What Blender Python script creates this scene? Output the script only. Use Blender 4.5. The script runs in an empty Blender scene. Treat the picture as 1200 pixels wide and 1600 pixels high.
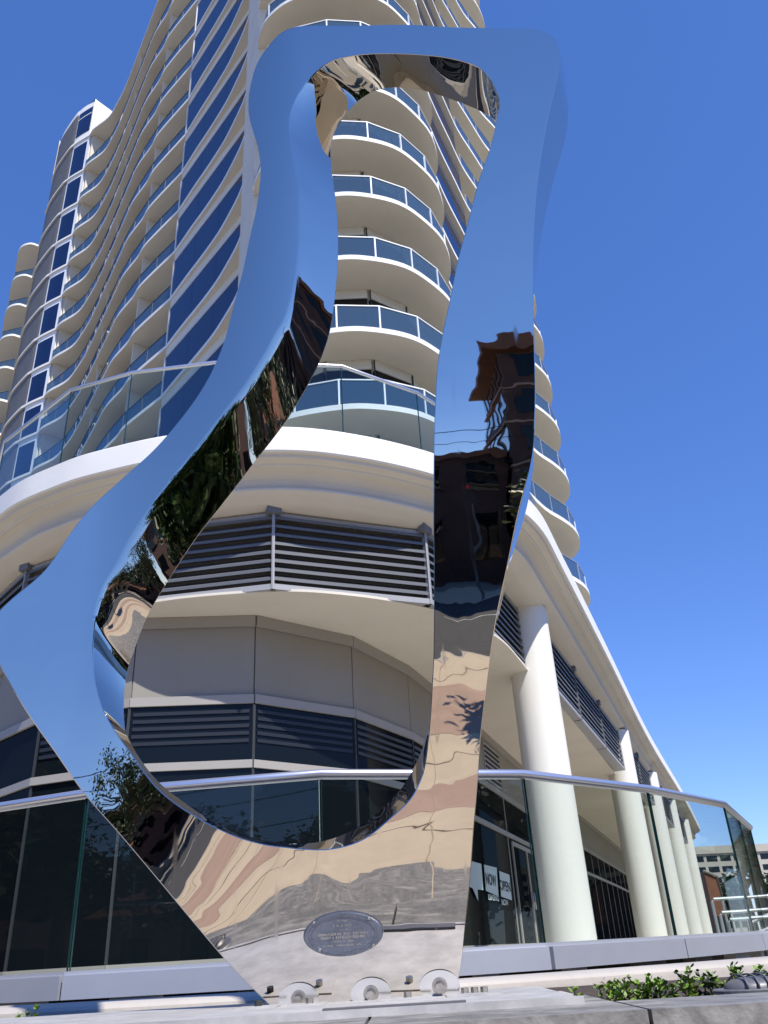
import bpy, bmesh, math, random
from mathutils import Vector, noise
random.seed(7)
R = math.radians
scene = bpy.context.scene

# ------------------------------------------------------------------ camera
# the eye is the origin; the pavement lies 1.6 m below it
FPX, CX, CY = 1290.0, 600.0, 800.0
_zx, _zy = 455 - 600, 2400
PITCH = R(90) - math.atan(math.hypot(_zx, _zy) / FPX)
ROLL = math.atan2(-_zx, _zy)
AX = Vector((0, math.cos(PITCH), math.sin(PITCH)))
_r0 = Vector((1, 0, 0)); _u0 = Vector((0, -math.sin(PITCH), math.cos(PITCH)))
RT = _r0 * math.cos(ROLL) - _u0 * math.sin(ROLL)
UP = _r0 * math.sin(ROLL) + _u0 * math.cos(ROLL)
def ray(x, y): return AX * FPX + RT * (x - CX) + UP * (CY - y)
def at_height(x, y, z):
    d = ray(x, y); return d * (z / d.z)
def at_depth(x, y, Y):
    d = ray(x, y); return d * (Y / d.y)
cam_d = bpy.data.cameras.new('camera'); cam = bpy.data.objects.new('camera', cam_d)
scene.collection.objects.link(cam)
from mathutils import Matrix
m = Matrix((RT, UP, -AX)).transposed().to_4x4()
cam.matrix_world = m
cam_d.sensor_fit = 'VERTICAL'; cam_d.sensor_height = 32.0; cam_d.sensor_width = 24.0
cam_d.lens = 32.0 * FPX / 1600.0
cam_d.clip_start = 0.05; cam_d.clip_end = 3000
scene.camera = cam

# ------------------------------------------------------------------ light
SUN_EL, SUN_AZ = R(53), R(147)          # azimuth clockwise from +Y (the way the camera looks)
world = bpy.data.worlds.new('World'); scene.world = world; world.use_nodes = True
wn = world.node_tree; wn.nodes.clear()
wo = wn.nodes.new('ShaderNodeOutputWorld'); bg = wn.nodes.new('ShaderNodeBackground')
sky = wn.nodes.new('ShaderNodeTexSky'); sky.sky_type = 'NISHITA'; sky.sun_disc = False
sky.sun_elevation = SUN_EL; sky.sun_rotation = SUN_AZ
sky.air_density = 0.9; sky.dust_density = 0.0; sky.ozone_density = 10.0; sky.altitude = 100
bg.inputs[1].default_value = 0.15
hs = wn.nodes.new('ShaderNodeHueSaturation'); hs.inputs['Hue'].default_value = 0.513; hs.inputs['Saturation'].default_value = 1.14
gm = wn.nodes.new('ShaderNodeGamma'); gm.inputs[1].default_value = 0.73
wn.links.new(sky.outputs[0], hs.inputs['Color']); tn = wn.nodes.new('ShaderNodeMixRGB'); tn.blend_type = 'MULTIPLY'; tn.inputs[0].default_value = 1.0; tn.inputs[2].default_value = (0.98, 0.98, 1.16, 1)
wn.links.new(hs.outputs[0], tn.inputs[1]); wn.links.new(tn.outputs[0], gm.inputs[0]); wn.links.new(gm.outputs[0], bg.inputs[0]); wn.links.new(bg.outputs[0], wo.inputs[0])
sl = bpy.data.lights.new('sun', 'SUN'); sl.energy = 3.0; sl.angle = R(0.53); sl.color = (1, 0.95, 0.87)
sun = bpy.data.objects.new('sun', sl); scene.collection.objects.link(sun)
sd = Vector((math.sin(SUN_AZ) * math.cos(SUN_EL), math.cos(SUN_AZ) * math.cos(SUN_EL), math.sin(SUN_EL)))
sun.rotation_euler = sd.to_track_quat('Z', 'Y').to_euler()
vs = scene.view_settings
vs.view_transform = 'Standard'; vs.look = 'None'; vs.exposure = 0.95; vs.gamma = 1.0; vs.use_curve_mapping = False
scene.cycles.max_bounces = 10; scene.cycles.transparent_max_bounces = 24; scene.cycles.glossy_bounces = 6
scene.cycles.caustics_reflective = False

# ------------------------------------------------------------------ materials
def mat(name, col, rough=0.6, metal=0.0, var=0.0, scale=3.0, bump=0.0, bscale=30.0, ior=1.5, streak=False, col2=None, coords='Object'):
    ma = bpy.data.materials.new(name); ma.use_nodes = True
    nt = ma.node_tree; b = nt.nodes['Principled BSDF']
    b.inputs['Base Color'].default_value = (*col, 1); b.inputs['Roughness'].default_value = rough
    b.inputs['Metallic'].default_value = metal; b.inputs['IOR'].default_value = ior
    if var > 0 or bump > 0:
        tc = nt.nodes.new('ShaderNodeTexCoord'); mp = nt.nodes.new('ShaderNodeMapping')
        if streak: mp.inputs['Scale'].default_value = (1, 1, 0.12)
        nt.links.new(tc.outputs[coords], mp.inputs[0])
    if var > 0:
        n = nt.nodes.new('ShaderNodeTexNoise'); n.inputs['Scale'].default_value = scale; n.inputs['Detail'].default_value = 8
        n.inputs['Roughness'].default_value = 0.62
        r = nt.nodes.new('ShaderNodeValToRGB'); e = r.color_ramp.elements
        c2 = col2 or tuple(c * (1 - var) for c in col)
        e[0].position = 0.32; e[0].color = (*c2, 1); e[1].position = 0.68
        e[1].color = (*[min(1, c * (1 + (0 if col2 else var * 0.5))) for c in col], 1)
        nt.links.new(mp.outputs[0], n.inputs[0]); nt.links.new(n.outputs[0], r.inputs[0]); nt.links.new(r.outputs[0], b.inputs['Base Color'])
    if bump > 0:
        n2 = nt.nodes.new('ShaderNodeTexNoise'); n2.inputs['Scale'].default_value = bscale; n2.inputs['Detail'].default_value = 5
        bp = nt.nodes.new('ShaderNodeBump'); bp.inputs['Strength'].default_value = bump; bp.inputs['Distance'].default_value = 0.01
        nt.links.new(mp.outputs[0], n2.inputs[0]); nt.links.new(n2.outputs[0], bp.inputs['Height']); nt.links.new(bp.outputs[0], b.inputs['Normal'])
    return ma
def clear_glass(name, tint, ior=1.5, refl=1.0, haze=None):
    ma = bpy.data.materials.new(name); ma.use_nodes = True; nt = ma.node_tree; nt.nodes.clear()
    o = nt.nodes.new('ShaderNodeOutputMaterial'); mx = nt.nodes.new('ShaderNodeMixShader')
    t = nt.nodes.new('ShaderNodeBsdfTransparent'); t.inputs[0].default_value = (*tint, 1)
    g = nt.nodes.new('ShaderNodeBsdfGlossy'); g.inputs['Roughness'].default_value = 0.01; g.inputs[0].default_value = (refl, refl, refl, 1)
    lw = nt.nodes.new('ShaderNodeLayerWeight'); lw.inputs[0].default_value = 0.5
    pw = nt.nodes.new('ShaderNodeMath'); pw.operation = 'POWER'; pw.inputs[1].default_value = 5.0
    f0 = ((ior - 1) / (ior + 1)) ** 2
    ml = nt.nodes.new('ShaderNodeMath'); ml.operation = 'MULTIPLY_ADD'; ml.inputs[1].default_value = 1 - f0; ml.inputs[2].default_value = f0
    nt.links.new(lw.outputs['Facing'], pw.inputs[0]); nt.links.new(pw.outputs[0], ml.inputs[0])
    nt.links.new(ml.outputs[0], mx.inputs[0]); nt.links.new(t.outputs[0], mx.inputs[1]); nt.links.new(g.outputs[0], mx.inputs[2])
    if haze:
        df = nt.nodes.new('ShaderNodeBsdfDiffuse'); df.inputs[0].default_value = (*haze, 1)
        m2 = nt.nodes.new('ShaderNodeMixShader'); m2.inputs[0].default_value = 0.42
        nt.links.new(t.outputs[0], m2.inputs[1]); nt.links.new(df.outputs[0], m2.inputs[2]); nt.links.new(m2.outputs[0], mx.inputs[1])
    nt.links.new(mx.outputs[0], o.inputs[0]); return ma
M = {}
M['stucco'] = mat('stucco', (0.72, 0.67, 0.57), 0.85, var=0.07, scale=0.6, bump=0.25, bscale=60)
M['slab'] = mat('painted_slab', (0.74, 0.70, 0.61), 0.8, var=0.06, scale=0.5, bump=0.15, bscale=40)
M['white'] = mat('white_paint', (0.86, 0.85, 0.81), 0.7, var=0.05, scale=1.2, bump=0.15, bscale=50)
M['column'] = mat('column_plaster', (0.80, 0.79, 0.73), 0.75, var=0.05, scale=0.8, bump=0.35, bscale=9, streak=True)
M['blueglass'] = mat('deep_blue_glass', (0.003, 0.011, 0.060), 0.03, ior=1.6, var=0.25, scale=0.25)
M['darkglass'] = mat('dark_glass', (0.005, 0.007, 0.010), 0.02, ior=1.38)
M['balglass'] = clear_glass('balcony_glass', (0.42, 0.56, 0.66), 1.6, haze=(0.10, 0.17, 0.26))
M['railglass'] = clear_glass('terrace_glass', (0.87, 0.905, 0.885), 1.33)
M['greenglass'] = clear_glass('rail_glass_pane', (0.80, 0.87, 0.87), 1.4)
M['alu'] = mat('silver_aluminium', (0.62, 0.64, 0.70), 0.42, metal=0.55, var=0.06, scale=2.0, bump=0.03, bscale=3)
M['rail'] = mat('brushed_rail', (0.70, 0.70, 0.74), 0.28, metal=0.85)
M['frame'] = mat('white_frame', (0.82, 0.84, 0.86), 0.45)
M['louver'] = mat('grey_louver', (0.16, 0.165, 0.18), 0.5, var=0.05, scale=2)
M['louverbox'] = mat('grey_louver_frame', (0.34, 0.345, 0.36), 0.5, var=0.05, scale=2)
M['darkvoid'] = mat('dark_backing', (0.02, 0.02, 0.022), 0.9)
M['greypanel'] = mat('taupe_panel', (0.30, 0.28, 0.24), 0.65, var=0.06, scale=1.0)
M['trim'] = mat('taupe_trim', (0.36, 0.34, 0.31), 0.5, var=0.04, scale=2)
M['greycladding'] = mat('grey_cladding', (0.15, 0.14, 0.125), 0.6, var=0.15, scale=1.0)
M['trimlight'] = mat('light_blue_grey_trim', (0.50, 0.52, 0.55), 0.5)
M['paneslat'] = mat('dark_slat', (0.018, 0.021, 0.026), 0.4)
M['joint'] = mat('joint_seal', (0.03, 0.035, 0.04), 0.6)
M['glassedge'] = mat('glass_edge', (0.01, 0.05, 0.05), 0.15)
M['concrete'] = mat('curb_concrete', (0.50, 0.46, 0.41), 0.85, var=0.14, scale=2.2, bump=0.3, bscale=25)
M['bolt'] = mat('steel_bolt', (0.45, 0.43, 0.40), 0.35, metal=1.0, var=0.3, scale=60)
M['lug'] = mat('satin_lug', (0.72, 0.71, 0.69), 0.22, metal=1.0)
M['darkbolt'] = mat('black_bolt', (0.03, 0.03, 0.03), 0.5)
M['steelplate'] = mat('channel_steel', (0.66, 0.64, 0.62), 0.5, metal=0.45, var=0.25, scale=9, bump=0.12, bscale=14)
M['gunmetal'] = mat('grey_fixture', (0.16, 0.16, 0.17), 0.45, metal=0.3, var=0.1, scale=20)
M['leaf'] = mat('leaf_green', (0.20, 0.33, 0.04), 0.45, var=0.45, scale=9)
M['leafdark'] = mat('leaf_dark', (0.045, 0.09, 0.02), 0.5, var=0.4, scale=4)
M['bark'] = mat('bark', (0.12, 0.09, 0.06), 0.9, var=0.3, scale=8, bump=0.5)
M['soil'] = mat('soil', (0.07, 0.05, 0.035), 0.95, var=0.4, scale=14, bump=0.6)
M['paving'] = mat('beige_paving', (0.58, 0.48, 0.35), 0.85, var=0.12, scale=1.3, bump=0.2)
M['pinkpaving'] = mat('pink_paving', (0.42, 0.29, 0.22), 0.85, var=0.15, scale=1.5, bump=0.2)
M['asphalt'] = mat('asphalt', (0.055, 0.055, 0.058), 0.9, var=0.25, scale=2, bump=0.4)
M['ground'] = mat('far_ground', (0.30, 0.27, 0.22), 0.95, var=0.25, scale=0.05)
M['deck'] = mat('terrace_deck', (0.52, 0.48, 0.42), 0.85, var=0.1, scale=1.0)
M['brick'] = mat('brown_brick', (0.10, 0.055, 0.042), 0.9, var=0.3, scale=1.2, bump=0.3)
M['tan'] = mat('tan_concrete', (0.42, 0.39, 0.33), 0.85, var=0.08, scale=0.4)
M['tile'] = mat('terracotta', (0.30, 0.12, 0.06), 0.85, var=0.4, scale=4)
M['wood'] = mat('brown_fascia', (0.20, 0.085, 0.045), 0.7, var=0.25, scale=2)
M['black'] = mat('black_paint', (0.015, 0.015, 0.017), 0.4)
M['carpaint'] = mat('black_car_paint', (0.012, 0.012, 0.015), 0.12, ior=1.7)
M['carpaint2'] = mat('silver_car_paint', (0.35, 0.36, 0.38), 0.2, metal=0.5)
M['red'] = mat('red_sign', (0.6, 0.02, 0.015), 0.5)
M['vinyl'] = mat('white_vinyl', (0.62, 0.72, 0.72), 0.6)
M['vinyltext'] = mat('dark_vinyl_text', (0.015, 0.02, 0.022), 0.6)
M['whiteline'] = mat('road_paint', (0.75, 0.75, 0.72), 0.8, var=0.2, scale=5)

def coated_glass(name, col, f0, top):
    ma = bpy.data.materials.new(name); ma.use_nodes = True; nt = ma.node_tree; nt.nodes.clear()
    o = nt.nodes.new('ShaderNodeOutputMaterial'); mx = nt.nodes.new('ShaderNodeMixShader')
    d = nt.nodes.new('ShaderNodeBsdfDiffuse'); d.inputs[0].default_value = (*col, 1)
    g = nt.nodes.new('ShaderNodeBsdfGlossy'); g.inputs['Roughness'].default_value = 0.015
    lw = nt.nodes.new('ShaderNodeLayerWeight'); lw.inputs[0].default_value = 0.5
    pw = nt.nodes.new('ShaderNodeMath'); pw.operation = 'POWER'; pw.inputs[1].default_value = 5.0
    ml = nt.nodes.new('ShaderNodeMath'); ml.operation = 'MULTIPLY_ADD'; ml.inputs[1].default_value = top; ml.inputs[2].default_value = f0
    nt.links.new(lw.outputs['Facing'], pw.inputs[0]); nt.links.new(pw.outputs[0], ml.inputs[0]); nt.links.new(ml.outputs[0], mx.inputs[0])
    nt.links.new(d.outputs[0], mx.inputs[1]); nt.links.new(g.outputs[0], mx.inputs[2]); nt.links.new(mx.outputs[0], o.inputs[0]); return ma
M['storeglass'] = coated_glass('coated_store_glass', (0.006, 0.009, 0.012), 0.018, 0.04)
# granite: dark flamed stone with pale veins
def granite():
    ma = mat('granite', (0.22, 0.21, 0.195), 0.55, var=0.4, scale=14, bump=0.35, bscale=45)
    nt = ma.node_tree; b = nt.nodes['Principled BSDF']
    src = b.inputs['Base Color'].links[0].from_socket
    tc = nt.nodes.new('ShaderNodeTexCoord'); mp = nt.nodes.new('ShaderNodeMapping'); mp.inputs['Scale'].default_value = (1.0, 3.2, 2); mp.inputs['Rotation'].default_value = (0, 0, 0.35)
    n = nt.nodes.new('ShaderNodeTexNoise'); n.inputs['Scale'].default_value = 3.5; n.inputs['Detail'].default_value = 9; n.inputs['Distortion'].default_value = 1.6
    r = nt.nodes.new('ShaderNodeValToRGB'); r.color_ramp.elements[0].position = 0.5; r.color_ramp.elements[1].position = 0.72
    mx = nt.nodes.new('ShaderNodeMixRGB'); mx.inputs[2].default_value = (0.40, 0.38, 0.35, 1)
    nt.links.new(tc.outputs['Object'], mp.inputs[0]); nt.links.new(mp.outputs[0], n.inputs[0]); nt.links.new(n.outputs[0], r.inputs[0])
    nt.links.new(r.outputs[0], mx.inputs[0]); nt.links.new(src, mx.inputs[1]); nt.links.new(mx.outputs[0], b.inputs['Base Color'])
    return ma
M['granite'] = granite()

# mirror-polished stainless steel, faint ripple of rolled sheet, faint wiping marks
def mirror():
    ma = bpy.data.materials.new('mirror_steel'); ma.use_nodes = True; nt = ma.node_tree; b = nt.nodes['Principled BSDF']
    b.inputs['Base Color'].default_value = (0.66, 0.61, 0.535, 1); b.inputs['Metallic'].default_value = 1; b.inputs['Roughness'].default_value = 0.012
    tc = nt.nodes.new('ShaderNodeTexCoord')
    n = nt.nodes.new('ShaderNodeTexNoise'); n.inputs['Scale'].default_value = 2.6; n.inputs['Detail'].default_value = 2.5; n.inputs['Roughness'].default_value = 0.45; n.inputs['Distortion'].default_value = 0.6
    bp = nt.nodes.new('ShaderNodeBump'); bp.inputs['Strength'].default_value = 0.22; bp.inputs['Distance'].default_value = 0.012
    nt.links.new(tc.outputs['Object'], n.inputs[0]); nt.links.new(n.outputs[0], bp.inputs['Height']); nt.links.new(bp.outputs[0], b.inputs['Normal'])
    mp = nt.nodes.new('ShaderNodeMapping'); mp.inputs['Scale'].default_value = (26, 8, 2.2); mp.inputs['Rotation'].default_value = (0, 0.25, 0)
    n2 = nt.nodes.new('ShaderNodeTexNoise'); n2.inputs['Scale'].default_value = 1.0; n2.inputs['Detail'].default_value = 6
    r = nt.nodes.new('ShaderNodeValToRGB'); e = r.color_ramp.elements
    e[0].position = 0.62; e[0].color = (0.012,) * 3 + (1,); e[1].position = 0.80; e[1].color = (0.16,) * 3 + (1,)
    nt.links.new(tc.outputs['Object'], mp.inputs[0]); nt.links.new(mp.outputs[0], n2.inputs[0]); nt.links.new(n2.outputs[0], r.inputs[0]); nt.links.new(r.outputs[0], b.inputs['Roughness'])
    return ma
M['mirror'] = mirror()

# ------------------------------------------------------------------ helpers
COL = scene.collection
def link(name, me, parent=None):
    o = bpy.data.objects.new(name, me); COL.objects.link(o)
    if parent: o.parent = parent
    return o
def from_py(name, verts, faces, material, parent=None, smooth=False, off=None):
    me = bpy.data.meshes.new(name)
    if off is None and parent is None: off = Vector((0, 0, 0))
    me.from_pydata([tuple(v) for v in verts], [], faces); me.update()
    me.materials.append(material)
    if smooth:
        for p in me.polygons: p.use_smooth = True
    return link(name, me, parent)
def tag(o, label=None, cat=None, group=None, kind=None):
    if label: o['label'] = label
    if cat: o['category'] = cat
    if group: o['group'] = group
    if kind: o['kind'] = kind
    return o
def empty(name, label, cat, group=None):
    o = bpy.data.objects.new(name, None); COL.objects.link(o); return tag(o, label, cat, group)
class MB:
    def __init__(s): s.v = []; s.f = []; s.sm = []
    def add(s, vs, fs):
        n = len(s.v); s.v += [Vector(q) for q in vs]; s.f += [tuple(i + n for i in f) for f in fs]; return s
    def box(s, x0, y0, z0, x1, y1, z1):
        return s.add([(x0,y0,z0),(x1,y0,z0),(x1,y1,z0),(x0,y1,z0),(x0,y0,z1),(x1,y0,z1),(x1,y1,z1),(x0,y1,z1)],
              [(3,2,1,0),(4,5,6,7),(0,1,5,4),(1,2,6,5),(2,3,7,6),(3,0,4,7)])
    def wallbox(s, p, q, z0, z1, t=0.06, o=0.0):
        """box standing on the plan line p-q, thickness t away from the outside; o = how far proud"""
        p = Vector(p[:2]); q = Vector(q[:2]); d = (q - p).normalized(); n = Vector((d.y, -d.x))   # outward (towards the viewer for left-to-right runs)
        a = p + n * o; b = q + n * o; c = b - n * t; e = a - n * t
        return s.add([(a.x,a.y,z0),(b.x,b.y,z0),(c.x,c.y,z0),(e.x,e.y,z0),(a.x,a.y,z1),(b.x,b.y,z1),(c.x,c.y,z1),(e.x,e.y,z1)],
              [(3,2,1,0),(4,5,6,7),(0,1,5,4),(1,2,6,5),(2,3,7,6),(3,0,4,7)])
    def tube(s, pts, r, n=8, cap=True):
        pts = [Vector(p) for p in pts]; rings = []; k0 = len(s.v)
        rr = r if isinstance(r, (list, tuple)) else [r] * len(pts)
        for i, p in enumerate(pts):
            a = pts[max(i - 1, 0)]; b = pts[min(i + 1, len(pts) - 1)]; d = (b - a).normalized()
            up = Vector((0, 0, 1)) if abs(d.z) < 0.9 else Vector((1, 0, 0))
            u = d.cross(up).normalized(); w = u.cross(d)
            for j in range(n):
                an = 2 * math.pi * j / n; s.v.append(p + (u * math.cos(an) + w * math.sin(an)) * rr[i])
        for i in range(len(pts) - 1):
            for j in range(n):
                a = k0 + i * n + j; b = k0 + i * n + (j + 1) % n; s.f.append((a, a + n, b + n, b))
        if cap:
            s.f.append(tuple(k0 + j for j in range(n))); s.f.append(tuple(k0 + (len(pts) - 1) * n + j for j in reversed(range(n))))
        return s
    def prism(s, poly, z0, z1):
        n = len(poly); k = len(s.v)
        s.v += [Vector((p[0], p[1], z0)) for p in poly] + [Vector((p[0], p[1], z1)) for p in poly]
        for i in range(n):
            j = (i + 1) % n; s.f.append((k + i, k + j, k + n + j, k + n + i))
        s.f.append(tuple(k + i for i in reversed(range(n)))); s.f.append(tuple(k + n + i for i in range(n)))
        return s
    def build(s, name, material, parent=None, smooth=False):
        return from_py(name, s.v, s.f, material, parent, smooth)
def recalc(o):
    bm = bmesh.new(); bm.from_mesh(o.data); bmesh.ops.recalc_face_normals(bm, faces=bm.faces); bm.to_mesh(o.data); bm.free(); return o
def smooth_angle(o, ang=35):
    me = o.data
    bm = bmesh.new(); bm.from_mesh(me)
    for f in bm.faces: f.smooth = True
    for e in bm.edges:
        if len(e.link_faces) == 2 and e.calc_face_angle(0) > R(ang): e.smooth = False
    bm.to_mesh(me); bm.free(); return o
def catmull(P, n=6, sharp=()):
    P = [Vector(p) for p in P]; out = []
    for i in range(len(P) - 1):
        p0 = P[i - 1] if i > 0 and i not in sharp else P[i] * 2 - P[i + 1]
        p3 = P[i + 2] if i + 2 < len(P) and (i + 1) not in sharp else P[i + 1] * 2 - P[i]
        p1, p2 = P[i], P[i + 1]
        for k in range(n):
            t = k / n
            out.append(0.5 * ((2 * p1) + (p2 - p0) * t + (2 * p0 - 5 * p1 + 4 * p2 - p3) * t * t + (-p0 + 3 * p1 - 3 * p2 + p3) * t ** 3))
    out.append(P[-1]); return out
def offset(P, d):
    """inward offset (behind a left-to-right run seen by the camera)"""
    out = []
    for i, p in enumerate(P):
        a = P[max(i - 1, 0)]; b = P[min(i + 1, len(P) - 1)]; t = (b - a).normalized(); n = Vector((-t.y, t.x))
        out.append(p + n * (d[i] if isinstance(d, list) else d))
    return out
def resample(P, step):
    L = [0.0]
    for i in range(1, len(P)): L.append(L[-1] + (P[i] - P[i - 1]).length)
    n = max(1, round(L[-1] / step)); out = []; k = 0
    for i in range(n + 1):
        s = L[-1] * i / n
        while k < len(P) - 2 and L[k + 1] < s: k += 1
        t = (s - L[k]) / max(1e-9, L[k + 1] - L[k]); out.append(P[k].lerp(P[k + 1], min(1, max(0, t))))
    return out
G0 = -1.6      # pavement level

# ================================================================== GROUND
def sheet(name, x0, y0, x1, y1, z, material, kind='structure'):
    return tag(from_py(name, [(x0,y0,z),(x1,y0,z),(x1,y1,z),(x0,y1,z)], [(0,1,2,3)], material), kind=kind)
sheet('ground', -1500, -1500, 1500, 1500, G0 - 0.02, M['ground'])
pav = tag(MB().box(-60, -13.0, G0 - 0.14, 70, 1.86, G0).build('pavement', M['paving']), kind='structure')
road = sheet('road', -300, -27.0, 300, -13.15, G0 - 0.010, M['asphalt'])
tag(MB().box(-300, -13.15, G0 - 0.14, 300, -13.0, G0 + 0.005).build('kerb', M['concrete']), kind='structure')
tag(MB().box(-300, -31.5, G0 - 0.14, 300, -27.0, G0 + 0.0).build('far_pavement', M['paving']), kind='structure')
pk = MB()
for y0, y1 in ((-6.0, -4.9), (-10.6, -7.8)): pk.box(-60, y0, G0 - 0.05, 70, y1, G0 + 0.004)
tag(pk.build('pink_paving_band', M['pinkpaving']), kind='structure')
gp = empty('granite_paving', 'grey veined granite paving strip at the foot of the planter', 'paving'); gp['kind'] = 'structure'
for i in range(-5, 6):
    for j in range(3):
        x0 = i * 1.25 - .2 + (.35 if j == 1 else 0)
        MB().box(x0 + .006, -3.1 + j * 1.62, G0 - .02, x0 + 1.244, -3.1 + (j + 1) * 1.62 - .012, G0 + .008).build('paving_slab', M['granite'], gp)
MB().box(-6.5, -3.1, G0 - .05, 7.5, 1.85, G0 + 0.004).build('mortar_bed', M['paving'], gp)
jn = MB()
for i in range(-20, 24): jn.box(i * 1.5 - 0.25, -13, G0 - 0.05, i * 1.5 - 0.238, -3.15, G0 + 0.007)
for y in (-4.2, -6.9, -11.4): jn.box(-40, y, G0 - 0.05, 50, y + 0.012, G0 + 0.0065)
tag(jn.build('pavement_joints', mat('joint_sand', (0.36, 0.29, 0.21), 0.9)), kind='structure')
ln = MB()
for i in range(-12, 14): ln.box(i * 6.0, -20.1, G0 - 0.05, i * 6.0 + 3, -19.98, G0 - 0.005)
tag(ln.build('road_marking', M['whiteline']), kind='structure')

# ================================================================== PLANTER with granite coping
LZ = -0.12
pl = empty('granite_planter', 'low dark granite planter wall with pale mortar along the bottom edge of the photo', 'planter')
F0, F1 = 1.90, 2.95           # coping front and back
xs = [-4.0, -2.65, -1.35, -0.10, 0.46, 1.80, 3.15, 4.6]
for a, b in zip(xs[:-1], xs[1:]):
    mb = MB().box(a + 0.004, F0, LZ - 0.045, b - 0.004, 2.60 if b < .5 else 2.22, LZ)
    o = mb.build('coping_stone', M['granite'], pl)
for a, b in zip(xs[:-1], xs[1:]):
    for k in range(3):
        z1 = LZ - 0.055 - k * 0.48; z0 = max(G0, z1 - 0.47)
        MB().box(a + 0.004, F0 + 0.012, z0, b - 0.004, F0 + 0.06, z1).build('facing_stone', M['granite'], pl)
MB().box(-4, F0 + 0.03, G0 - 0.05, 4.6, F0 + 0.3, LZ - 0.045).build('mortar_bed', M['paving'], pl)
MB().box(-4, 2.602, G0, 0.455, F1, LZ - 0.004).build('inner_wall', M['concrete'], pl)
tag(MB().prism([(-4, F1), (.462, F1), (.462, 2.222), (6.2, 2.222), (6.2, 3.9), (-4, 3.9)], G0, LZ - 0.03).build('planting_soil', M['soil']), kind='structure')

# curb behind the planting bed, following the terrace
rail_plan = [Vector(p) for p in ((-4.4, 7.1), (-3.6, 6.35), (-2.1, 5.72), (-0.52, 5.54), (0.86, 5.98), (1.98, 6.95), (2.98, 8.10), (3.95, 10.1), (4.6, 12.5))]
curbP = catmull([Vector((-5.0, 5.4)), Vector((-2.6, 4.45)), Vector((-1.2, 4.12)), Vector((0.4, 4.25)), Vector((2.0, 4.9)), Vector((4.2, 6.4)), Vector((6.5, 8.6))], 8)
def sweep(name, P, prof, material, parent, smooth=True, ang=28):
    """prof = list of (inward offset, z)"""
    V = []; Fc = []; n = len(P)
    for o, z in prof:
        for q in offset(P, o): V.append((q.x, q.y, z))
    for k in range(len(prof) - 1):
        for i in range(n - 1):
            a = k * n + i; Fc.append((a, a + n, a + n + 1, a + 1))
    o = from_py(name, V, Fc, material, parent)
    return smooth_angle(o, ang) if smooth else o
cb = empty('planter_curb', 'rounded cream concrete curb below the silver terrace edge, partly in shadow', 'curb')
sweep('curb_face', curbP, [(0.0, -1.6), (0.0, -0.16), (0.006, -0.138), (0.02, -0.125), (0.05, -0.118), (0.22, -0.112), (0.26, -0.13), (0.27, -1.6)], M['concrete'], cb)

# ================================================================== SCULPTURE
def smst(a, b, x):
    t = min(1, max(0, (x - a) / (b - a))); return t * t * (3 - 2 * t)
def lean_slope(z, left):
    if left: g = 5.0 * smst(0.8, 1.8, z) - 3.0 * smst(2.2, 3.8, z)
    else: g = 11.0 + 2.5 * smst(0.2, 0.9, z) - 5.0 * smst(1.2, 1.9, z) - 5.0 * smst(2.2, 3.8, z)
    return math.tan(R(g))
_H = 0.02; _LT = []
for left in (0, 1):                       # how far the plate has come towards the street at each height
    t_ = [0.0]
    for i in range(320):
        z = LZ + i * _H; t_.append(t_[-1] + _H / 6 * (lean_slope(z, left) + 4 * lean_slope(z + _H / 2, left) + lean_slope(z + _H, left)))
    _LT.append(t_)
def lt(Z, k):
    if Z < LZ: return (Z - LZ) * lean_slope(LZ, k)
    f = (Z - LZ) / _H; i = min(318, int(f)); t = f - i; p0, p1 = _LT[k][i], _LT[k][i + 1]
    m0, m1 = lean_slope(LZ + i * _H, k) * _H, lean_slope(LZ + (i + 1) * _H, k) * _H
    return (2*t**3 - 3*t*t + 1) * p0 + (t**3 - 2*t*t + t) * m0 + (-2*t**3 + 3*t*t) * p1 + (t**3 - t*t) * m1
SY = 2.72
def surf(X, Z):
    w = smst(-1.12, -0.22, X)
    return SY - 0.04 * X - (w * lt(Z, 0) + (1 - w) * lt(Z, 1))
def hit(x, y, back=0.0):
    Y = 2.6
    for _ in range(30):
        p = at_depth(x, y, Y); Y = Y * 0.3 + 0.7 * (surf(p.x, p.z) + back)
    return at_depth(x, y, Y)
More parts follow.
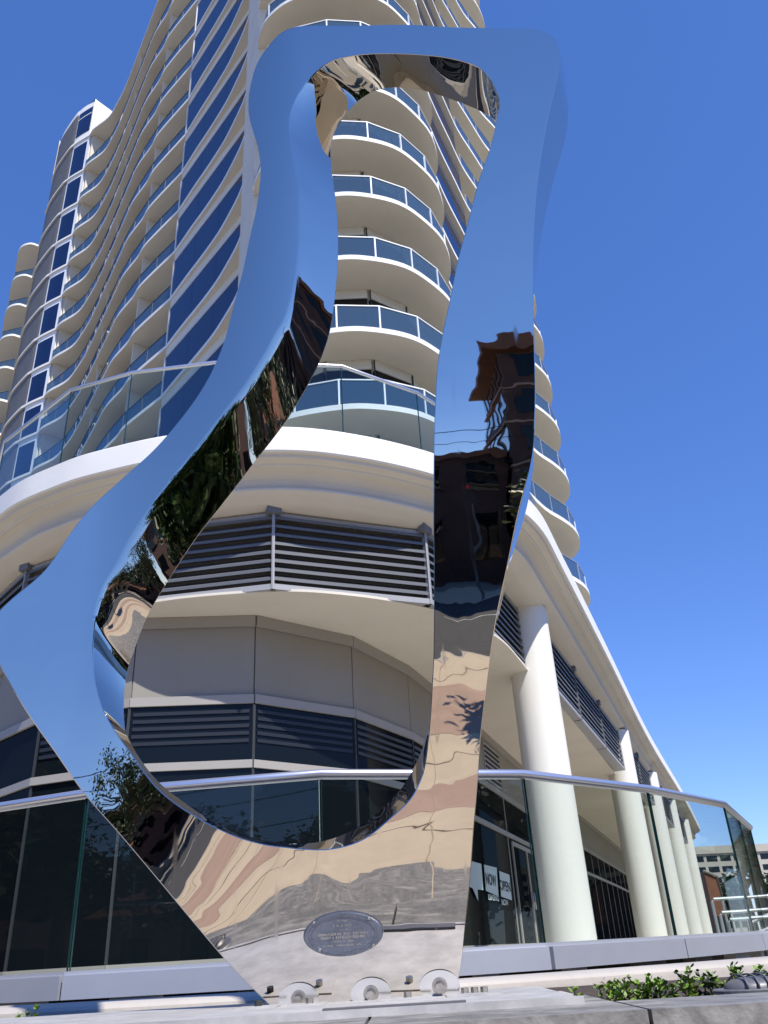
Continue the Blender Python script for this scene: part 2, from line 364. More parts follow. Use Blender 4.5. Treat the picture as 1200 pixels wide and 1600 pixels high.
# paired stations (inner rim, outer rim) in the photo, clockwise from the middle of the foot
ST = [((450,1324),(560,1572)), ((412,1319),(430,1579)), ((367,1306),(394,1544)), ((319,1283),(352,1500)), ((274,1255),(300,1439)),
 ((240,1225),(240,1367)), ((210,1184),(187,1304)), ((180,1142),(131,1240)), ((160,1105),(86,1176)), ((148,1060),(41,1112)),
 ((145,1019),(0,1041)), ((147,985),(-18,1005)), ((150,961),(0,954)), ((161,920),(69,892)), ((184,879),(112,830)), ((210,830),(146,789)),
 ((262,755),(195,744)), ((296,714),(244,699)), ((330,669),(292,642)), ((360,631),(326,590)), ((386,597),(349,537)), ((412,556),(361,492)),
 ((431,522),(370,458)), ((445,498),(379,424)), ((458,455),(390,372)), ((467,390),(401,322)), ((468,338),(407,268)), ((467,295),(403,232)),
 ((462,269),(396,208)), ((456,234),(390,187)), ((451,199),(388,168)), ((458,165),(390,140)), ((475,134),(401,101)), ((497,110),(422,69)), ((523,94),(445,48)), 
 ((562,86),(480,40)), ((605,84),(553,40)), ((657,86),(640,39)), ((701,91),(715,43)), ((740,102),(792,44)), ((761,117),(837,46)), ((774,139),(862,57)),
 ((780,160),(873,75)), ((776,186),(875,98)), ((766,230),(868,135)), ((748,282),(859,173)), ((731,347),(848,230)), ((714,412),(839,295)), ((703,468),(834,368)),
 ((690,529),(833,433)), ((683,576),(834,500)), ((680,630),(836,565)), ((678,683),(837,624)), ((677,775),(834,690)), ((677,820),(828,729)), ((678,867),(817,774)),
 ((678,910),(807,816)), ((678,959),(793,885)), ((677,1027),(778,955)), ((675,1070),(767,1023)), ((672,1120),(759,1086)), ((665,1187),(751,1157)), ((656,1221),(746,1232)),
 ((639,1251),(740,1300)), ((609,1279),(736,1360)), ((579,1304),(731,1412)), ((549,1319),(719,1517)), ((510,1327),(707,1564)), ((470,1326),(650,1568)), ((450,1324),(560,1572))]
BI = {0:(455,1318),1:(412,1313),2:(367,1300),3:(322,1277),4:(280,1248),5:(248,1222),6:(222,1190),7:(200,1152),8:(195,1130),9:(194,1094),10:(197,1064),11:(202,1040),12:(206,1028),
 13:(225,976),14:(240,946),15:(270,897),16:(307,841),17:(345,792),18:(370,760),19:(400,720),20:(424,690),21:(450,655),22:(469,624),23:(489,588),24:(506,550),25:(518,508),
 26:(527,433),27:(529,368),28:(525,312),29:(519,268),30:(517,234),31:(523,208),32:(536,186),33:(548,170),34:(560,158),35:(585,143),36:(615,137),37:(657,141),38:(701,154),
 39:(740,169),40:(761,180),41:(772,187),42:(778,190),43:(780,196),44:(775,235),45:(758,288),46:(742,352),47:(724,417),48:(713,472),49:(700,532),50:(692,579),51:(688,632),52:(686,685),
 53:(684,776),54:(684,821),55:(685,868),56:(684,911),57:(682,958),58:(680,1020),59:(675,1062),60:(674,1112),61:(660,1168),62:(645,1202),63:(625,1234),64:(598,1262),65:(572,1284),66:(545,1300),67:(510,1313),68:(478,1318),69:(455,1318)}
BO = {39:(800,56),40:(845,62),41:(868,76),42:(880,100),43:(884,134),44:(888,178),45:(882,222),46:(866,280),47:(852,338),48:(842,395),49:(836,445),50:(831,502),51:(833,566),52:(834,626),53:(834,700),
 54:(832,740),55:(825,785),56:(815,822),57:(799,874),58:(780,958)}
fi = [Vector((*a, 0)) for a, b in ST]; fo = [Vector((*b, 0)) for a, b in ST]
NS = len(ST); SUB = 10
bi = [Vector((*BI[i], 0)) for i in range(NS)]
bo = []
for i in range(NS):
    if i in BO: bo.append(Vector((*BO[i], 0)))
    else:
        q = fo[i] + (fi[i] - fo[i]).normalized() * 10
        if i in (0, 1, 67, 68, 69) or i == 2: q = fo[i] + Vector((2 if i < 3 else -2, -10, 0))
        bo.append(q)
sh = (1, 67)
cfi, cfo, cbi, cbo = catmull(fi, SUB), catmull(fo, SUB, sh), catmull(bi, SUB), catmull(bo, SUB, sh)
n = len(cfi) - 1
ACR = 26; V = []; Fc = []
TH = 0.30
def thick(i):
    k = i / SUB
    return 0.13 - 0.075 * smst(11, 14, k) * (1 - smst(28, 34, k)) + 0.12 * smst(28, 35, k) + .02 * smst(33, 37, k) - 0.12 * smst(52, 60, k)
rows = []
for i in range(n):
    r_ = []
    for k in range(ACR + 1):                 # front face
        t = k / ACR; q = cfi[i].lerp(cfo[i], t); r_.append(hit(q.x, q.y))
    o_ = [hit(cfo[i].x, cfo[i].y), hit(cbo[i].x, cbo[i].y, thick(i))]
    i_ = [hit(cbi[i].x, cbi[i].y, thick(i)), hit(cfi[i].x, cfi[i].y)]
    rows.append((r_, o_, i_))
def add_strip(getter, cnt):
    k0 = len(V)
    for i in range(n):
        for k in range(cnt): V.append(getter(i, k))
    for i in range(n):
        j = (i + 1) % n
        for k in range(cnt - 1):
            Fc.append((k0 + i * cnt + k, k0 + j * cnt + k, k0 + j * cnt + k + 1, k0 + i * cnt + k + 1))
add_strip(lambda i, k: rows[i][0][k], ACR + 1)
add_strip(lambda i, k: rows[i][1][0].lerp(rows[i][1][1], k / 6), 7)
add_strip(lambda i, k: rows[i][1][1].lerp(rows[i][2][0], k / 6), 7)
add_strip(lambda i, k: rows[i][2][0].lerp(rows[i][2][1], k / 6), 7)
sculpture = empty('steel_sculpture', 'tall mirror polished stainless steel loop sculpture bolted to the planter ledge', 'sculpture')
body = from_py('mirror_body', V, Fc, M['mirror'], sculpture)
bm = bmesh.new(); bm.from_mesh(body.data); bmesh.ops.remove_doubles(bm, verts=bm.verts, dist=0.0004)
bmesh.ops.recalc_face_normals(bm, faces=bm.faces); bm.to_mesh(body.data); bm.free()
smooth_angle(body, 38)
bv = body.modifiers.new('bevel', 'BEVEL'); bv.width = 0.0025; bv.segments = 2; bv.limit_method = 'ANGLE'; bv.angle_limit = R(45); bv.use_clamp_overlap = True

def frame_at(x, y):
    p = hit(x, y); e = 0.03
    X = Vector((p.x + e, surf(p.x + e, p.z), p.z)) - p; Z = Vector((p.x, surf(p.x, p.z + e), p.z + e)) - p
    X.normalize(); nrm = X.cross(Z).normalized(); Z = nrm.cross(X); nrm = -nrm if nrm.y > 0 else nrm
    return p, X, Z, nrm
def disc(mb, c, X, Z, N, rx, rz, t, seg=40, rim=0.0):
    k = len(mb.v)
    prof = [(1, 0), (1, t - rim), (1 - rim / rx, t)] if rim else [(1, 0), (1, t)]
    for s_, h in prof:
        for j in range(seg):
            a = 2 * math.pi * j / seg; mb.v.append(c + X * (rx * s_ * math.cos(a)) + Z * (rz * s_ * math.sin(a)) + N * h)
    for q in range(len(prof) - 1):
        for j in range(seg):
            a = k + q * seg + j; b = k + q * seg + (j + 1) % seg; mb.f.append((a, b, b + seg, a + seg))
    mb.f.append(tuple(k + (len(prof) - 1) * seg + j for j in range(seg)))
plaque_m = mat('plaque_metal', (0.20, 0.22, 0.27), 0.38, metal=0.8, var=0.25, scale=25, bump=0.15, bscale=120)
p, X, Z, N = frame_at(537, 1458)
pxr = (hit(600, 1458) - hit(476, 1458)).length / 2; pzr = pxr * 0.50
mb = MB(); disc(mb, p + N * 0.001, X, Z, N, pxr, pzr, 0.018, 56, 0.004); pq = smooth_angle(recalc(mb.build('plaque', plaque_m, sculpture)), 30)
mb = MB(); k = 0
for s_, h in ((0.86, 0.0185), (0.85, 0.0215), (0.81, 0.0215), (0.80, 0.0185)):
    for j in range(56):
        a = 2 * math.pi * j / 56; mb.v.append(p + X * (pxr * s_ * math.cos(a)) + Z * (pzr * s_ * math.sin(a)) + N * h)
for q in range(3):
    for j in range(56): mb.f.append((q * 56 + j, q * 56 + (j + 1) % 56, (q + 1) * 56 + (j + 1) % 56, (q + 1) * 56 + j))
recalc(mb.build('raised_rim', plaque_m, pq))
for sx, sz in ((-.72, .60), (.66, .64), (-.60, -.64), (.74, -.56)):
    mb = MB(); disc(mb, p + X * (pxr * sx) + Z * (pzr * sz) + N * 0.0185, X, Z, N, 0.0042, 0.0042, 0.005, 10, 0.001); recalc(mb.build('screw', M['bolt'], pq))
# illegible raised lines of lettering: small worn strokes
mb = MB(); rnd = random.Random(3)
for row, (zz, half) in enumerate(((.62, .12), (.40, .22), (.22, .10), (.03, .62), (-.12, .55), (-.30, .25), (-.48, .48))):
    x = -half
    while x < half:
        w = rnd.uniform(.012, .03); h = rnd.uniform(.03, .06) * (1.3 if row in (3, 4) else 0.7)
        if rnd.random() < 0.82:
            c = p + X * (pxr * x) + Z * (pzr * (zz + rnd.uniform(-.01, .01))) + N * 0.0185
            a_ = X * (pxr * w * 0.5) ; b_ = Z * (pzr * h) ; q_ = N * 0.0012
            mb.add([c - a_ - b_, c + a_ - b_, c + a_ + b_, c - a_ + b_, c - a_ - b_ + q_, c + a_ - b_ + q_, c + a_ + b_ + q_, c - a_ + b_ + q_], [(4,5,6,7),(0,1,5,4),(1,2,6,5),(2,3,7,6),(3,0,4,7)])
        x += w * 1.6
tag(mb.build('raised_lettering', M['bolt'], pq), kind='stuff')
# round lugs with hex bolts near the foot
def hexbolt(c, X, Z, N, r, h, parent, material, name='bolt'):
    mb = MB(); k = 0
    for q in range(6):
        a = math.pi / 3 * q + .2; mb.v.append(c + X * r * math.cos(a) + Z * r * math.sin(a))
    for q in range(6):
        a = math.pi / 3 * q + .2; mb.v.append(c + X * r * math.cos(a) + Z * r * math.sin(a) + N * h)
    for q in range(6): mb.f.append((q, (q + 1) % 6, 6 + (q + 1) % 6, 6 + q))
    mb.f.append(tuple(range(6, 12))); mb.f.append(tuple(reversed(range(6))))
    return recalc(mb.build(name, material, parent))
for (x, y) in ((467, 1560), (580, 1552), (687, 1540)):
    p, X, Z, N = frame_at(x, y)
    mb = MB(); rr = 0.057; k = 0
    ring = []
    for j in range(40):
        a = 2 * math.pi * j / 40; ring.append((rr * math.cos(a), max(-rr * 0.50, rr * 0.72 * math.sin(a))))
    for h in (0.0, 0.006):
        for a, b in ring: mb.v.append(p + X * a + Z * b + N * (h + 0.001))
    for j in range(40): mb.f.append((j, (j + 1) % 40, 40 + (j + 1) % 40, 40 + j))
    mb.f.append(tuple(range(40, 80)))
    lug = smooth_angle(recalc(mb.build('mounting_lug', M['lug'], sculpture)), 30)
    mb = MB(); disc(mb, p + N * 0.007 , X, Z, N, 0.022, 0.022, 0.004, 20); recalc(mb.build('washer', M['bolt'], lug))
    hexbolt(p + N * 0.011, X, Z, N, 0.014, 0.018, lug, M['bolt'])
# channel and anchor plates carrying the foot
ch = empty('anchor_channel', 'long silver steel channel with bolts under the foot of the sculpture', 'steel base')
MB().box(-2.9, 2.20, LZ, 0.385, 2.96, LZ + 0.012).build('channel_plate', M['steelplate'], ch)
MB().box(-2.9, 2.185, LZ, 0.387, 2.199, LZ + 0.016).build('front_flange', M['steelplate'], ch)
MB().box(-0.21, 2.20, LZ + .0122, 0.12, 2.235, LZ + 0.020).build('packing_strip', M['gunmetal'], ch)
for (x, y, dk) in ((-0.43, 2.70, 1), (-0.285, 2.68, 0), (-0.015, 2.68, 0), (0.145, 2.72, 0), (0.172, 2.72, 0), (0.199, 2.72, 0)):
    m_ = M['darkbolt'] if dk else M['bolt']
    hexbolt(Vector((x, y - .05, LZ + 0.0165)), Vector((1,0,0)), Vector((0,1,0)), Vector((0,0,1)), 0.011, 0.013, ch, m_)
for x0, x1 in ((-0.48, -0.37), (-0.34, -0.24), (-0.10, 0.05), (0.09, 0.24)):
    MB().box(x0, 2.58, LZ + 0.0122, x1, 2.68, LZ + 0.0162).build('anchor_plate', M['steelplate'] if x0 > -.5 else M['black'], ch)

# in-ground light fixtures on the ledge
def fixture(x, y, rz, sc, label):
    t = empty('landscape_light', label, 'light fixture', 'grey finned lights on the planter ledge')
    t.location = (x, y, LZ - 0.004); t.rotation_euler = (0, 0, rz)
    mb = MB(); k = 0
    for s_, h in ((1, 0), (1, .012), (.97, .016)):
        for j in range(32):
            a = 2 * math.pi * j / 32; mb.v.append(Vector((0.155 * s_ * math.cos(a), 0.115 * s_ * math.sin(a), h)))
    for q in range(2):
        for j in range(32): mb.f.append((q*32+j, q*32+(j+1)%32, (q+1)*32+(j+1)%32, (q+1)*32+j))
    mb.f.append(tuple(64 + j for j in range(32)))
    recalc(mb.build('base_ring', M['gunmetal'], t))
    mb = MB()
    for q in range(7):
        th = q / 6 * math.pi / 2 * .93
        for j in range(28):
            a = 2 * math.pi * j / 28; mb.v.append(Vector((0.112 * math.cos(th) ** .7 * math.cos(a), 0.082 * math.cos(th) ** .7 * math.sin(a), .016 + 0.042 * math.sin(th))))
    for q in range(6):
        for j in range(28): mb.f.append((q*28+j, q*28+(j+1)%28, (q+1)*28+(j+1)%28, (q+1)*28+j))
    mb.f.append(tuple(6*28 + j for j in range(28)))
    o = recalc(mb.build('dome', M['gunmetal'], t)); smooth_angle(o, 60)
    for q in range(5):
        mb = MB(); xx = -0.07 + q * 0.035
        pts = []
        for j in range(13):
            a = math.pi * j / 12; pts.append((xx + 0.012 * math.sin(a), 0.088 * math.cos(a) * math.sqrt(max(0.1, 1 - (xx / .125) ** 2)), .016 + 0.052 * math.sin(a) ** .8))
        mb.tube(pts, 0.0042, 6); o = mb.build('fin', M['gunmetal'], t, True)
    t.scale = (sc, sc, sc * .8)
q = at_height(1105, 1558, -0.115)
fixture(0.83, 2.33, 0.15, 0.70, 'dark grey finned light dome on the ledge among the green sprigs at right')
fixture(-0.86, 2.10, 0.1, 0.55, 'grey finned light dome cut by the bottom edge, left of the sculpture foot')

# planting: upright sprigs with small oval leaves
def sprig(x, y, h, nst, seed, label, dark=False):
    rnd = random.Random(seed); t = empty('boxwood_sprig', label, 'plant', 'young shrubs in the planting bed')
    t.location = (x, y, LZ - 0.04)
    st = MB(); lf = MB()
    for s_ in range(nst):
        bx, by = rnd.uniform(-.05, .05), rnd.uniform(-.04, .04); tx, ty = bx + rnd.uniform(-.05, .05), by + rnd.uniform(-.03, .03)
        hh = h * rnd.uniform(.6, 1.0); pts = []
        for i in range(6):
            u = i / 5; pts.append(Vector((bx + (tx - bx) * u + .006 * math.sin(u * 6 + s_), by + (ty - by) * u, hh * u)))
        st.tube(pts, [0.0028 - 0.0016 * i / 5 for i in range(6)], 5)
        nl = int(hh / 0.0045)
        for i in range(nl):
            u = (i + 1) / nl
            if u < 0.08: continue
            k = min(4, int(u * 5)); c = pts[k].lerp(pts[k + 1], u * 5 - k)
            a = i * 2.4 + rnd.uniform(-.3, .3); el = rnd.uniform(.2, 1.0)
            d = Vector((math.cos(a) * math.cos(el), math.sin(a) * math.cos(el), math.sin(el)))
            L = rnd.uniform(.015, .024) * (1.0 if u < .85 else .75); W = L * .40
            sd_ = d.cross(Vector((0, 0, 1))).normalized(); nn = sd_.cross(d)
            lf.add([c, c + d * L * .35 + sd_ * W - nn * .001, c + d * L * .75 + sd_ * W * .8, c + d * L, c + d * L * .75 - sd_ * W * .8, c + d * L * .35 - sd_ * W - nn * .001, c + d * L * .5 - nn * L * .10],
                   [(0,6,1),(1,6,2),(2,6,3),(3,6,4),(4,6,5),(5,6,0)])
    st.build('stem', M['bark'], t); tag(lf.build('leaf_cluster', M['leafdark'] if dark else M['leaf'], t), kind='stuff')
spr = [(960,1569,.10,4,'tiny bright sprig between the first and second sprigs'),(995,1567,.12,4,'small bright sprig, just left of the thick one'),(1027,1566,.12,4,'small sprig just right of the thick one'),(1062,1562,.12,4,'small sprig against the left rim of the finned light'),(945,1570,.11,4,'short bright sprig right of the steel channel end'),(978,1568,.13,4,'bright sprig, second from the channel end'),(1012,1566,.14,5,'thick bright sprig, third from the channel end'),
 (1040,1564,.12,4,'dark thin sprig beside the finned light',),(1080,1556,.15,4,'sprig rising just behind the finned light'),(1125,1555,.26,4,'tallest sprig behind the right end of the finned light'),
 (1150,1556,.22,6,'dense dark shrub right of the finned light'),(1180,1556,.20,6,'leafy shrub next to the right edge'),(1205,1556,.25,6,'leafy shrub cut by the right edge')]
for i, (x, y, h, ns, lab) in enumerate(spr):
    p = at_height(x, y + 6, LZ - .02); sc = 2.48 / p.y; p = p * sc
    sprig(p.x, 2.48 + (i % 3) * .05 + (.12 if i > 7 else 0), h * (0.56 if h < .15 else .36), ns, i + 5, lab, i in (7, 10))
p = at_height(55, 1600, LZ); p *= 3.0 / p.y; sprig(p.x, 3.0, .10, 3, 50, 'single small sprig poking up at the lower left corner')

# ================================================================== TERRACE with glass railing
ter = empty('terrace_railing', 'frameless glass railing with silver tube handrail on a silver fascia around the terrace', 'railing')
RP = rail_plan
rs = []
for a, b in zip(RP[:-1], RP[1:]): rs.append((a, b))
for a, b in rs:
    L = (b - a).length; k = 2 if L > 2.2 else 1
    for i in range(k):
        p = a.lerp(b, i / k); q = a.lerp(b, (i + 1) / k); d = (q - p).normalized()
        g = MB().wallbox(p + d * .008, q - d * .008, 0.005, 1.035, t=0.014, o=0.0).build('glass_panel', M['railglass'], ter)
        for e_, s_ in ((p, .008), (q, -.012)):
            MB().wallbox(e_ + d * s_, e_ + d * (s_ + .003), 0.006, 1.034, t=0.0146, o=0.0003).build('polished_edge', M['glassedge'], g)
hp = []
for i, p in enumerate(RP):
    if 0 < i < len(RP) - 1:
        hp += [p.lerp(RP[i - 1], .05), p, p.lerp(RP[i + 1], .05)]
    else: hp.append(p)
o = MB().tube([(p.x, p.y, 1.065) for p in offset(RP, 0.007)], 0.033, 16).build('handrail', M['rail'], ter, True)
o = MB().tube([(RP[-1].x, RP[-1].y, 1.065), (RP[-1].x, RP[-1].y, 0)], 0.03, 12).build('end_post', M['rail'], ter, True)
for a, b in rs:
    d = (b - a).normalized()
    MB().wallbox(a + d * .003, b - d * .003, -0.132, -0.004, t=0.05, o=0.06).build('fascia_panel', M['alu'], ter)
sweep('glass_shoe', RP, [(-.035, -.006), (-.035, .018), (.05, .018)], M['alu'], ter, False)
# supports in the dark gap
k = 0
for a, b in rs[1:]:
    L = (b - a).length
    for i in range(int(L / .55)):
        p = a.lerp(b, (i + .35) / max(1, int(L / .55))); d = (b - a).normalized()
        MB().wallbox(p, p + d * (.30 if (i + k) % 3 else .14), -0.42, -0.134, t=0.10, o=-.01).build('support_block', M['white'] if (i + k) % 2 else M['greypanel'], ter)
    k += 1
sf = offset(RP, 0.30)
dk = [(p.x, p.y) for p in RP] + [(22, 62), (-30, 62), (-16, 22)]
mb = MB().prism([(p[0], p[1]) for p in dk], -0.03, 0.0); tag(recalc(mb.build('terrace_deck', M['deck'])), kind='structure')
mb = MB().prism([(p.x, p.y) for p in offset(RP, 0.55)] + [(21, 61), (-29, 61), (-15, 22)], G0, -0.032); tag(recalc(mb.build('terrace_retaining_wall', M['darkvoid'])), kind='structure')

# ================================================================== PODIUM
pod = empty('podium_building', 'cream two storey podium with curved cornice, grey louvers and round columns behind the sculpture', 'building')
pe = [(-17.0, 30.0), (-11.5, 20.0), (-8.0, 13.6), (-6.21, 11.6), (-5.02, 10.82), (-4.11, 10.46), (-3.0, 10.2), (-1.5, 10.17), (-0.35, 10.5), (0.85, 11.17), (1.95, 12.1), (2.75, 13.2), (3.61, 15.46), (5.68, 21.2), (9.70, 32.4), (15.3, 47.2), (21.0, 62.8)]
EDGE = catmull([Vector(p) for p in pe], 7)
sweep('parapet_band', EDGE, [(0.32, 6.96), (0.32, 7.02), (0.03, 7.02), (0.0, 6.99), (0.0, 6.60), (0.03, 6.575)], M['white'], pod)
sweep('upper_cornice', EDGE, [(0.03, 6.574), (0.07, 6.565), (0.08, 6.52), (0.17, 6.50), (0.20, 6.485), (0.21, 6.46), (0.235, 6.44)], M['stucco'], pod)
sweep('cove', EDGE, [(0.236, 6.44), (0.26, 6.47), (0.33, 6.42), (0.42, 6.33), (0.46, 6.19)], M['stucco'], pod)
sweep('lower_cornice', EDGE, [(0.40, 6.19), (0.40, 6.155), (0.45, 6.11), (0.53, 6.09), (0.60, 6.04), (0.72, 6.0), (1.9, 5.99)], M['stucco'], pod)
sweep('roof_deck', EDGE, [(0.30, 6.975), (6.0, 6.975)], M['deck'], pod, False)
# roof end cap
e0, e1 = EDGE[-1], EDGE[-2]
cap = offset(EDGE, 0.0)[-1]
# soffit above the storefront
SF = [Vector(p) for p in ((-13.0, 24.0), (-8.6, 15.9), (-6.6, 13.4), (-5.3, 12.2), (-3.82, 11.70), (-2.06, 11.86), (-0.67, 13.05), (0.25, 14.80), (0.78, 16.3), (1.45, 18.53), (2.12, 20.76), (3.74, 25.55), (7.2, 36.0), (10.6, 46.0), (15.2, 60.0))]
def on_line(a, b, x, y):
    """where the line of sight meets the vertical plane through the plan points a, b -> plan point, z"""
    d = ray(x, y); t = b - a; nn = Vector((-t.y, t.x)); s = a.dot(nn) / (d.x * nn.x + d.y * nn.y); return Vector((d.x * s, d.y * s)), d.z * s
A_, B_ = SF[8].copy(), SF[11].copy()
SF[9] = on_line(A_, B_, 803, 1400)[0]; SF[10] = on_line(A_, B_, 856, 1400)[0]
inner = offset(EDGE, [0.80 + (0.19 * smst(11.6, 12.6, p.y) - 0.06 * smst(16.5, 19, p.y)) * (1 if p.x > 0.4 else 0) for p in EDGE])
poly = [(p.x, p.y) for p in inner] + [(p.x, p.y) for p in reversed(offset(SF, 1.2))]
o = recalc(MB().prism(poly, 4.69, 4.73).build('soffit', M['stucco'], pod))
# louver banks : straight runs between posts
def louver_bank(p, q, z0, z1, nf, label=None):
    b = MB(); d = (q - p).normalized()
    b.wallbox(p - d * .03, q + d * .03, z0 - .085, z0, t=.30, o=.03)           # deep sill box
    b.wallbox(p, q, z1 - .02, z1 + .04, t=.1, o=.0)
    fr = b.build('louver_frame', M['louverbox'], pod)
    if label: fr['label'] = label
    MB().wallbox(p, q, z0, z1, t=.02, o=-.20).build('louver_backing', M['louver'], fr)
    for k in range(nf):
        z = z0 + (z1 - z0) * (k + .75) / nf; hgt = .062
        n_ = Vector((d.y, -d.x)); A = p + n_ * .02; B = q + n_ * .02; C = q - n_ * .12; D = p - n_ * .12
        mb = MB(); zz = z; up = .10
        mb.add([(A.x,A.y,zz-.045),(B.x,B.y,zz-.045),(C.x,C.y,zz+up-.03),(D.x,D.y,zz+up-.03),(A.x,A.y,zz),(B.x,B.y,zz),(C.x,C.y,zz+up),(D.x,D.y,zz+up)],
               [(3,2,1,0),(4,5,6,7),(0,1,5,4),(1,2,6,5),(2,3,7,6),(3,0,4,7)])
        mb.build('louver_blade', M['louverblade'], fr)
    for e_ in (p, q):
        MB().wallbox(e_ - d * .011, e_ + d * .011, z0 - .087, z1 + .02, t=.08, o=.045).build('louver_post', M['louverbox'], fr)
    MB().wallbox(p - d * .12, p + d * .10, z1 - .01, z1 + .17, t=.12, o=.09).build('bracket', M['louver'], fr)
M['louverblade'] = mat('louver_blade_grey', (0.13, 0.137, 0.15), 0.5, metal=0.1)
LV = [Vector(p) for p in ((-8.0, 14.6), (-5.95, 12.35), (-3.9, 11.20), (-1.66, 10.92), (0.62, 11.86), (1.70, 13.40), (2.56, 15.60))]
for i, (a, b) in enumerate(zip(LV[:-1], LV[1:])): louver_bank(a, b, 4.79, 5.93, 8)
def pe_at(c0, c1): return [Vector(c0), Vector(c1)]
def col_line(s, o): return Vector((2.67 + .354 * s, 15.81 + .935 * s))
LC = [0.0, 12.4, 21.0, 29.6, 38.2]
for a, b in zip(LC[:-1], LC[1:]):
    s = 0.9; segs = 3 if b - a > 10 else 2
    for i in range(segs):
        u0 = a + .7 + (b - a - 1.3) * i / segs; u1 = a + .7 + (b - a - 1.3) * (i + 1) / segs
        p = col_line(u0, 0) + Vector((.16, -.06)); q = col_line(u1, 0) + Vector((.16, -.06)); louver_bank(p, q, 4.79, 5.93, 8)
for s in LC:
    c = col_line(s + .15, 0) + Vector((.02, 0)); mb = MB(); rings = 12
    V2 = []
    for k in range(rings + 1):
        z = 0 + 6.05 * k / rings
        for j in range(48):
            a = 2 * math.pi * j / 48; V2.append((c.x + .44 * math.cos(a), c.y + .44 * math.sin(a), z))
    mb.v = [Vector(v) for v in V2]; mb.f = [(k*48+j, k*48+(j+1)%48, (k+1)*48+(j+1)%48, (k+1)*48+j) for k in range(rings) for j in range(48)]
    recalc(mb.build('column', M['column'], pod, True))
# storefront: trims, panels, dark glass
NSF = len(SF) - 1
for i, (a, b) in enumerate(zip(SF[:-1], SF[1:])):
    d = (b - a).normalized(); L = (b - a).length
    MB().wallbox(a, b, 4.52, 4.685, t=.12, o=.05).build('head_trim', M['trim'], pod)
    MB().wallbox(a, b, 3.335, 3.465, t=.12, o=.04).build('middle_trim', M['trim'], pod)
    MB().wallbox(a, b, 2.42, 2.53, t=.12, o=.04).build('transom', M['trim'], pod)
    MB().wallbox(a, b, 0.0, 0.08, t=.12, o=.03).build('sill', M['trim'], pod)
    k = 1 if i in (8, 9) else (max(1, round(L / 2.3)) if i > 6 else 1)
    for j in range(k):
        p = a.lerp(b, j / k); q = a.lerp(b, (j + 1) / k)
        MB().wallbox(p + d * .012, q - d * .012, 3.47, 4.515, t=.05, o=.0).build('wall_panel', M['greypanel'], pod)
        g = MB().wallbox(p + d * .02, q - d * .02, 2.53, 3.335, t=.02, o=.0).build('upper_pane', M['storeglass'], pod)
        if 3 <= i <= 7:
            for u in range(5): MB().wallbox(p + d * .06, q - d * .06, 2.78 + u * .105, 2.83 + u * .105, t=.03, o=.018).build('pane_slat', M['paneslat'], pod)  # row of dark horizontal strips across the upper pane
        g = MB().wallbox(p + d * .02, q - d * .02, 0.08, 2.42, t=.02, o=.0).build('window_pane', M['storeglass'], pod)
        MB().wallbox(p - d * .02, p + d * .02, 0.08, 3.335, t=.1, o=.02).build('mullion', M['joint'] if i < 8 else M['trim'], pod)
recalc(MB().prism([(p.x, p.y) for p in offset(SF, .14)] + [(12, 62), (-25, 62), (-16, 30)], 0.01, 4.6).build('interior_block', M['darkvoid'], pod))
# vent and double door on the right-hand storefront
dd = (B_ - A_).normalized(); nn_ = Vector((dd.y, -dd.x))
p0, z0 = on_line(A_, B_, 757, 1200); p1, z1 = on_line(A_, B_, 779, 1200)
vf = MB().wallbox(p0, p1, 3.50, 4.42, t=.03, o=.03).build('wall_vent', M['louverbox'], pod)
for k in range(7): MB().wallbox(p0 + dd * .05, p1 - dd * .05, 3.57 + k * .12, 3.62 + k * .12, t=.02, o=.045).build('vent_slot', M['darkvoid'], vf)
p0, z0 = on_line(A_, B_, 808, 1400); p1, z1 = on_line(A_, B_, 848, 1400)
mid = p0.lerp(p1, .5)
for a, b in ((p0, mid), (mid, p1)):
    dr = MB().wallbox(a, b, 0.02, 2.36, t=.02, o=.012).build('glass_door', M['storeglass'], pod)
    for u, v in ((a, a + dd * .07), (b - dd * .07, b)): MB().wallbox(u, v, 0.02, 2.36, t=.05, o=.04).build('door_stile', M['trim'], dr)
    MB().wallbox(a, b, 2.26, 2.36, t=.05, o=.041).build('door_rail', M['trim'], dr)
    e_ = b - dd * .12 if a is p0 else a + dd * .12
    MB().tube([(e_.x + nn_.x * .08, e_.y + nn_.y * .08, .85), (e_.x + nn_.x * .08, e_.y + nn_.y * .08, 1.25)], .015, 8).build('door_handle', M['rail'], dr, True)
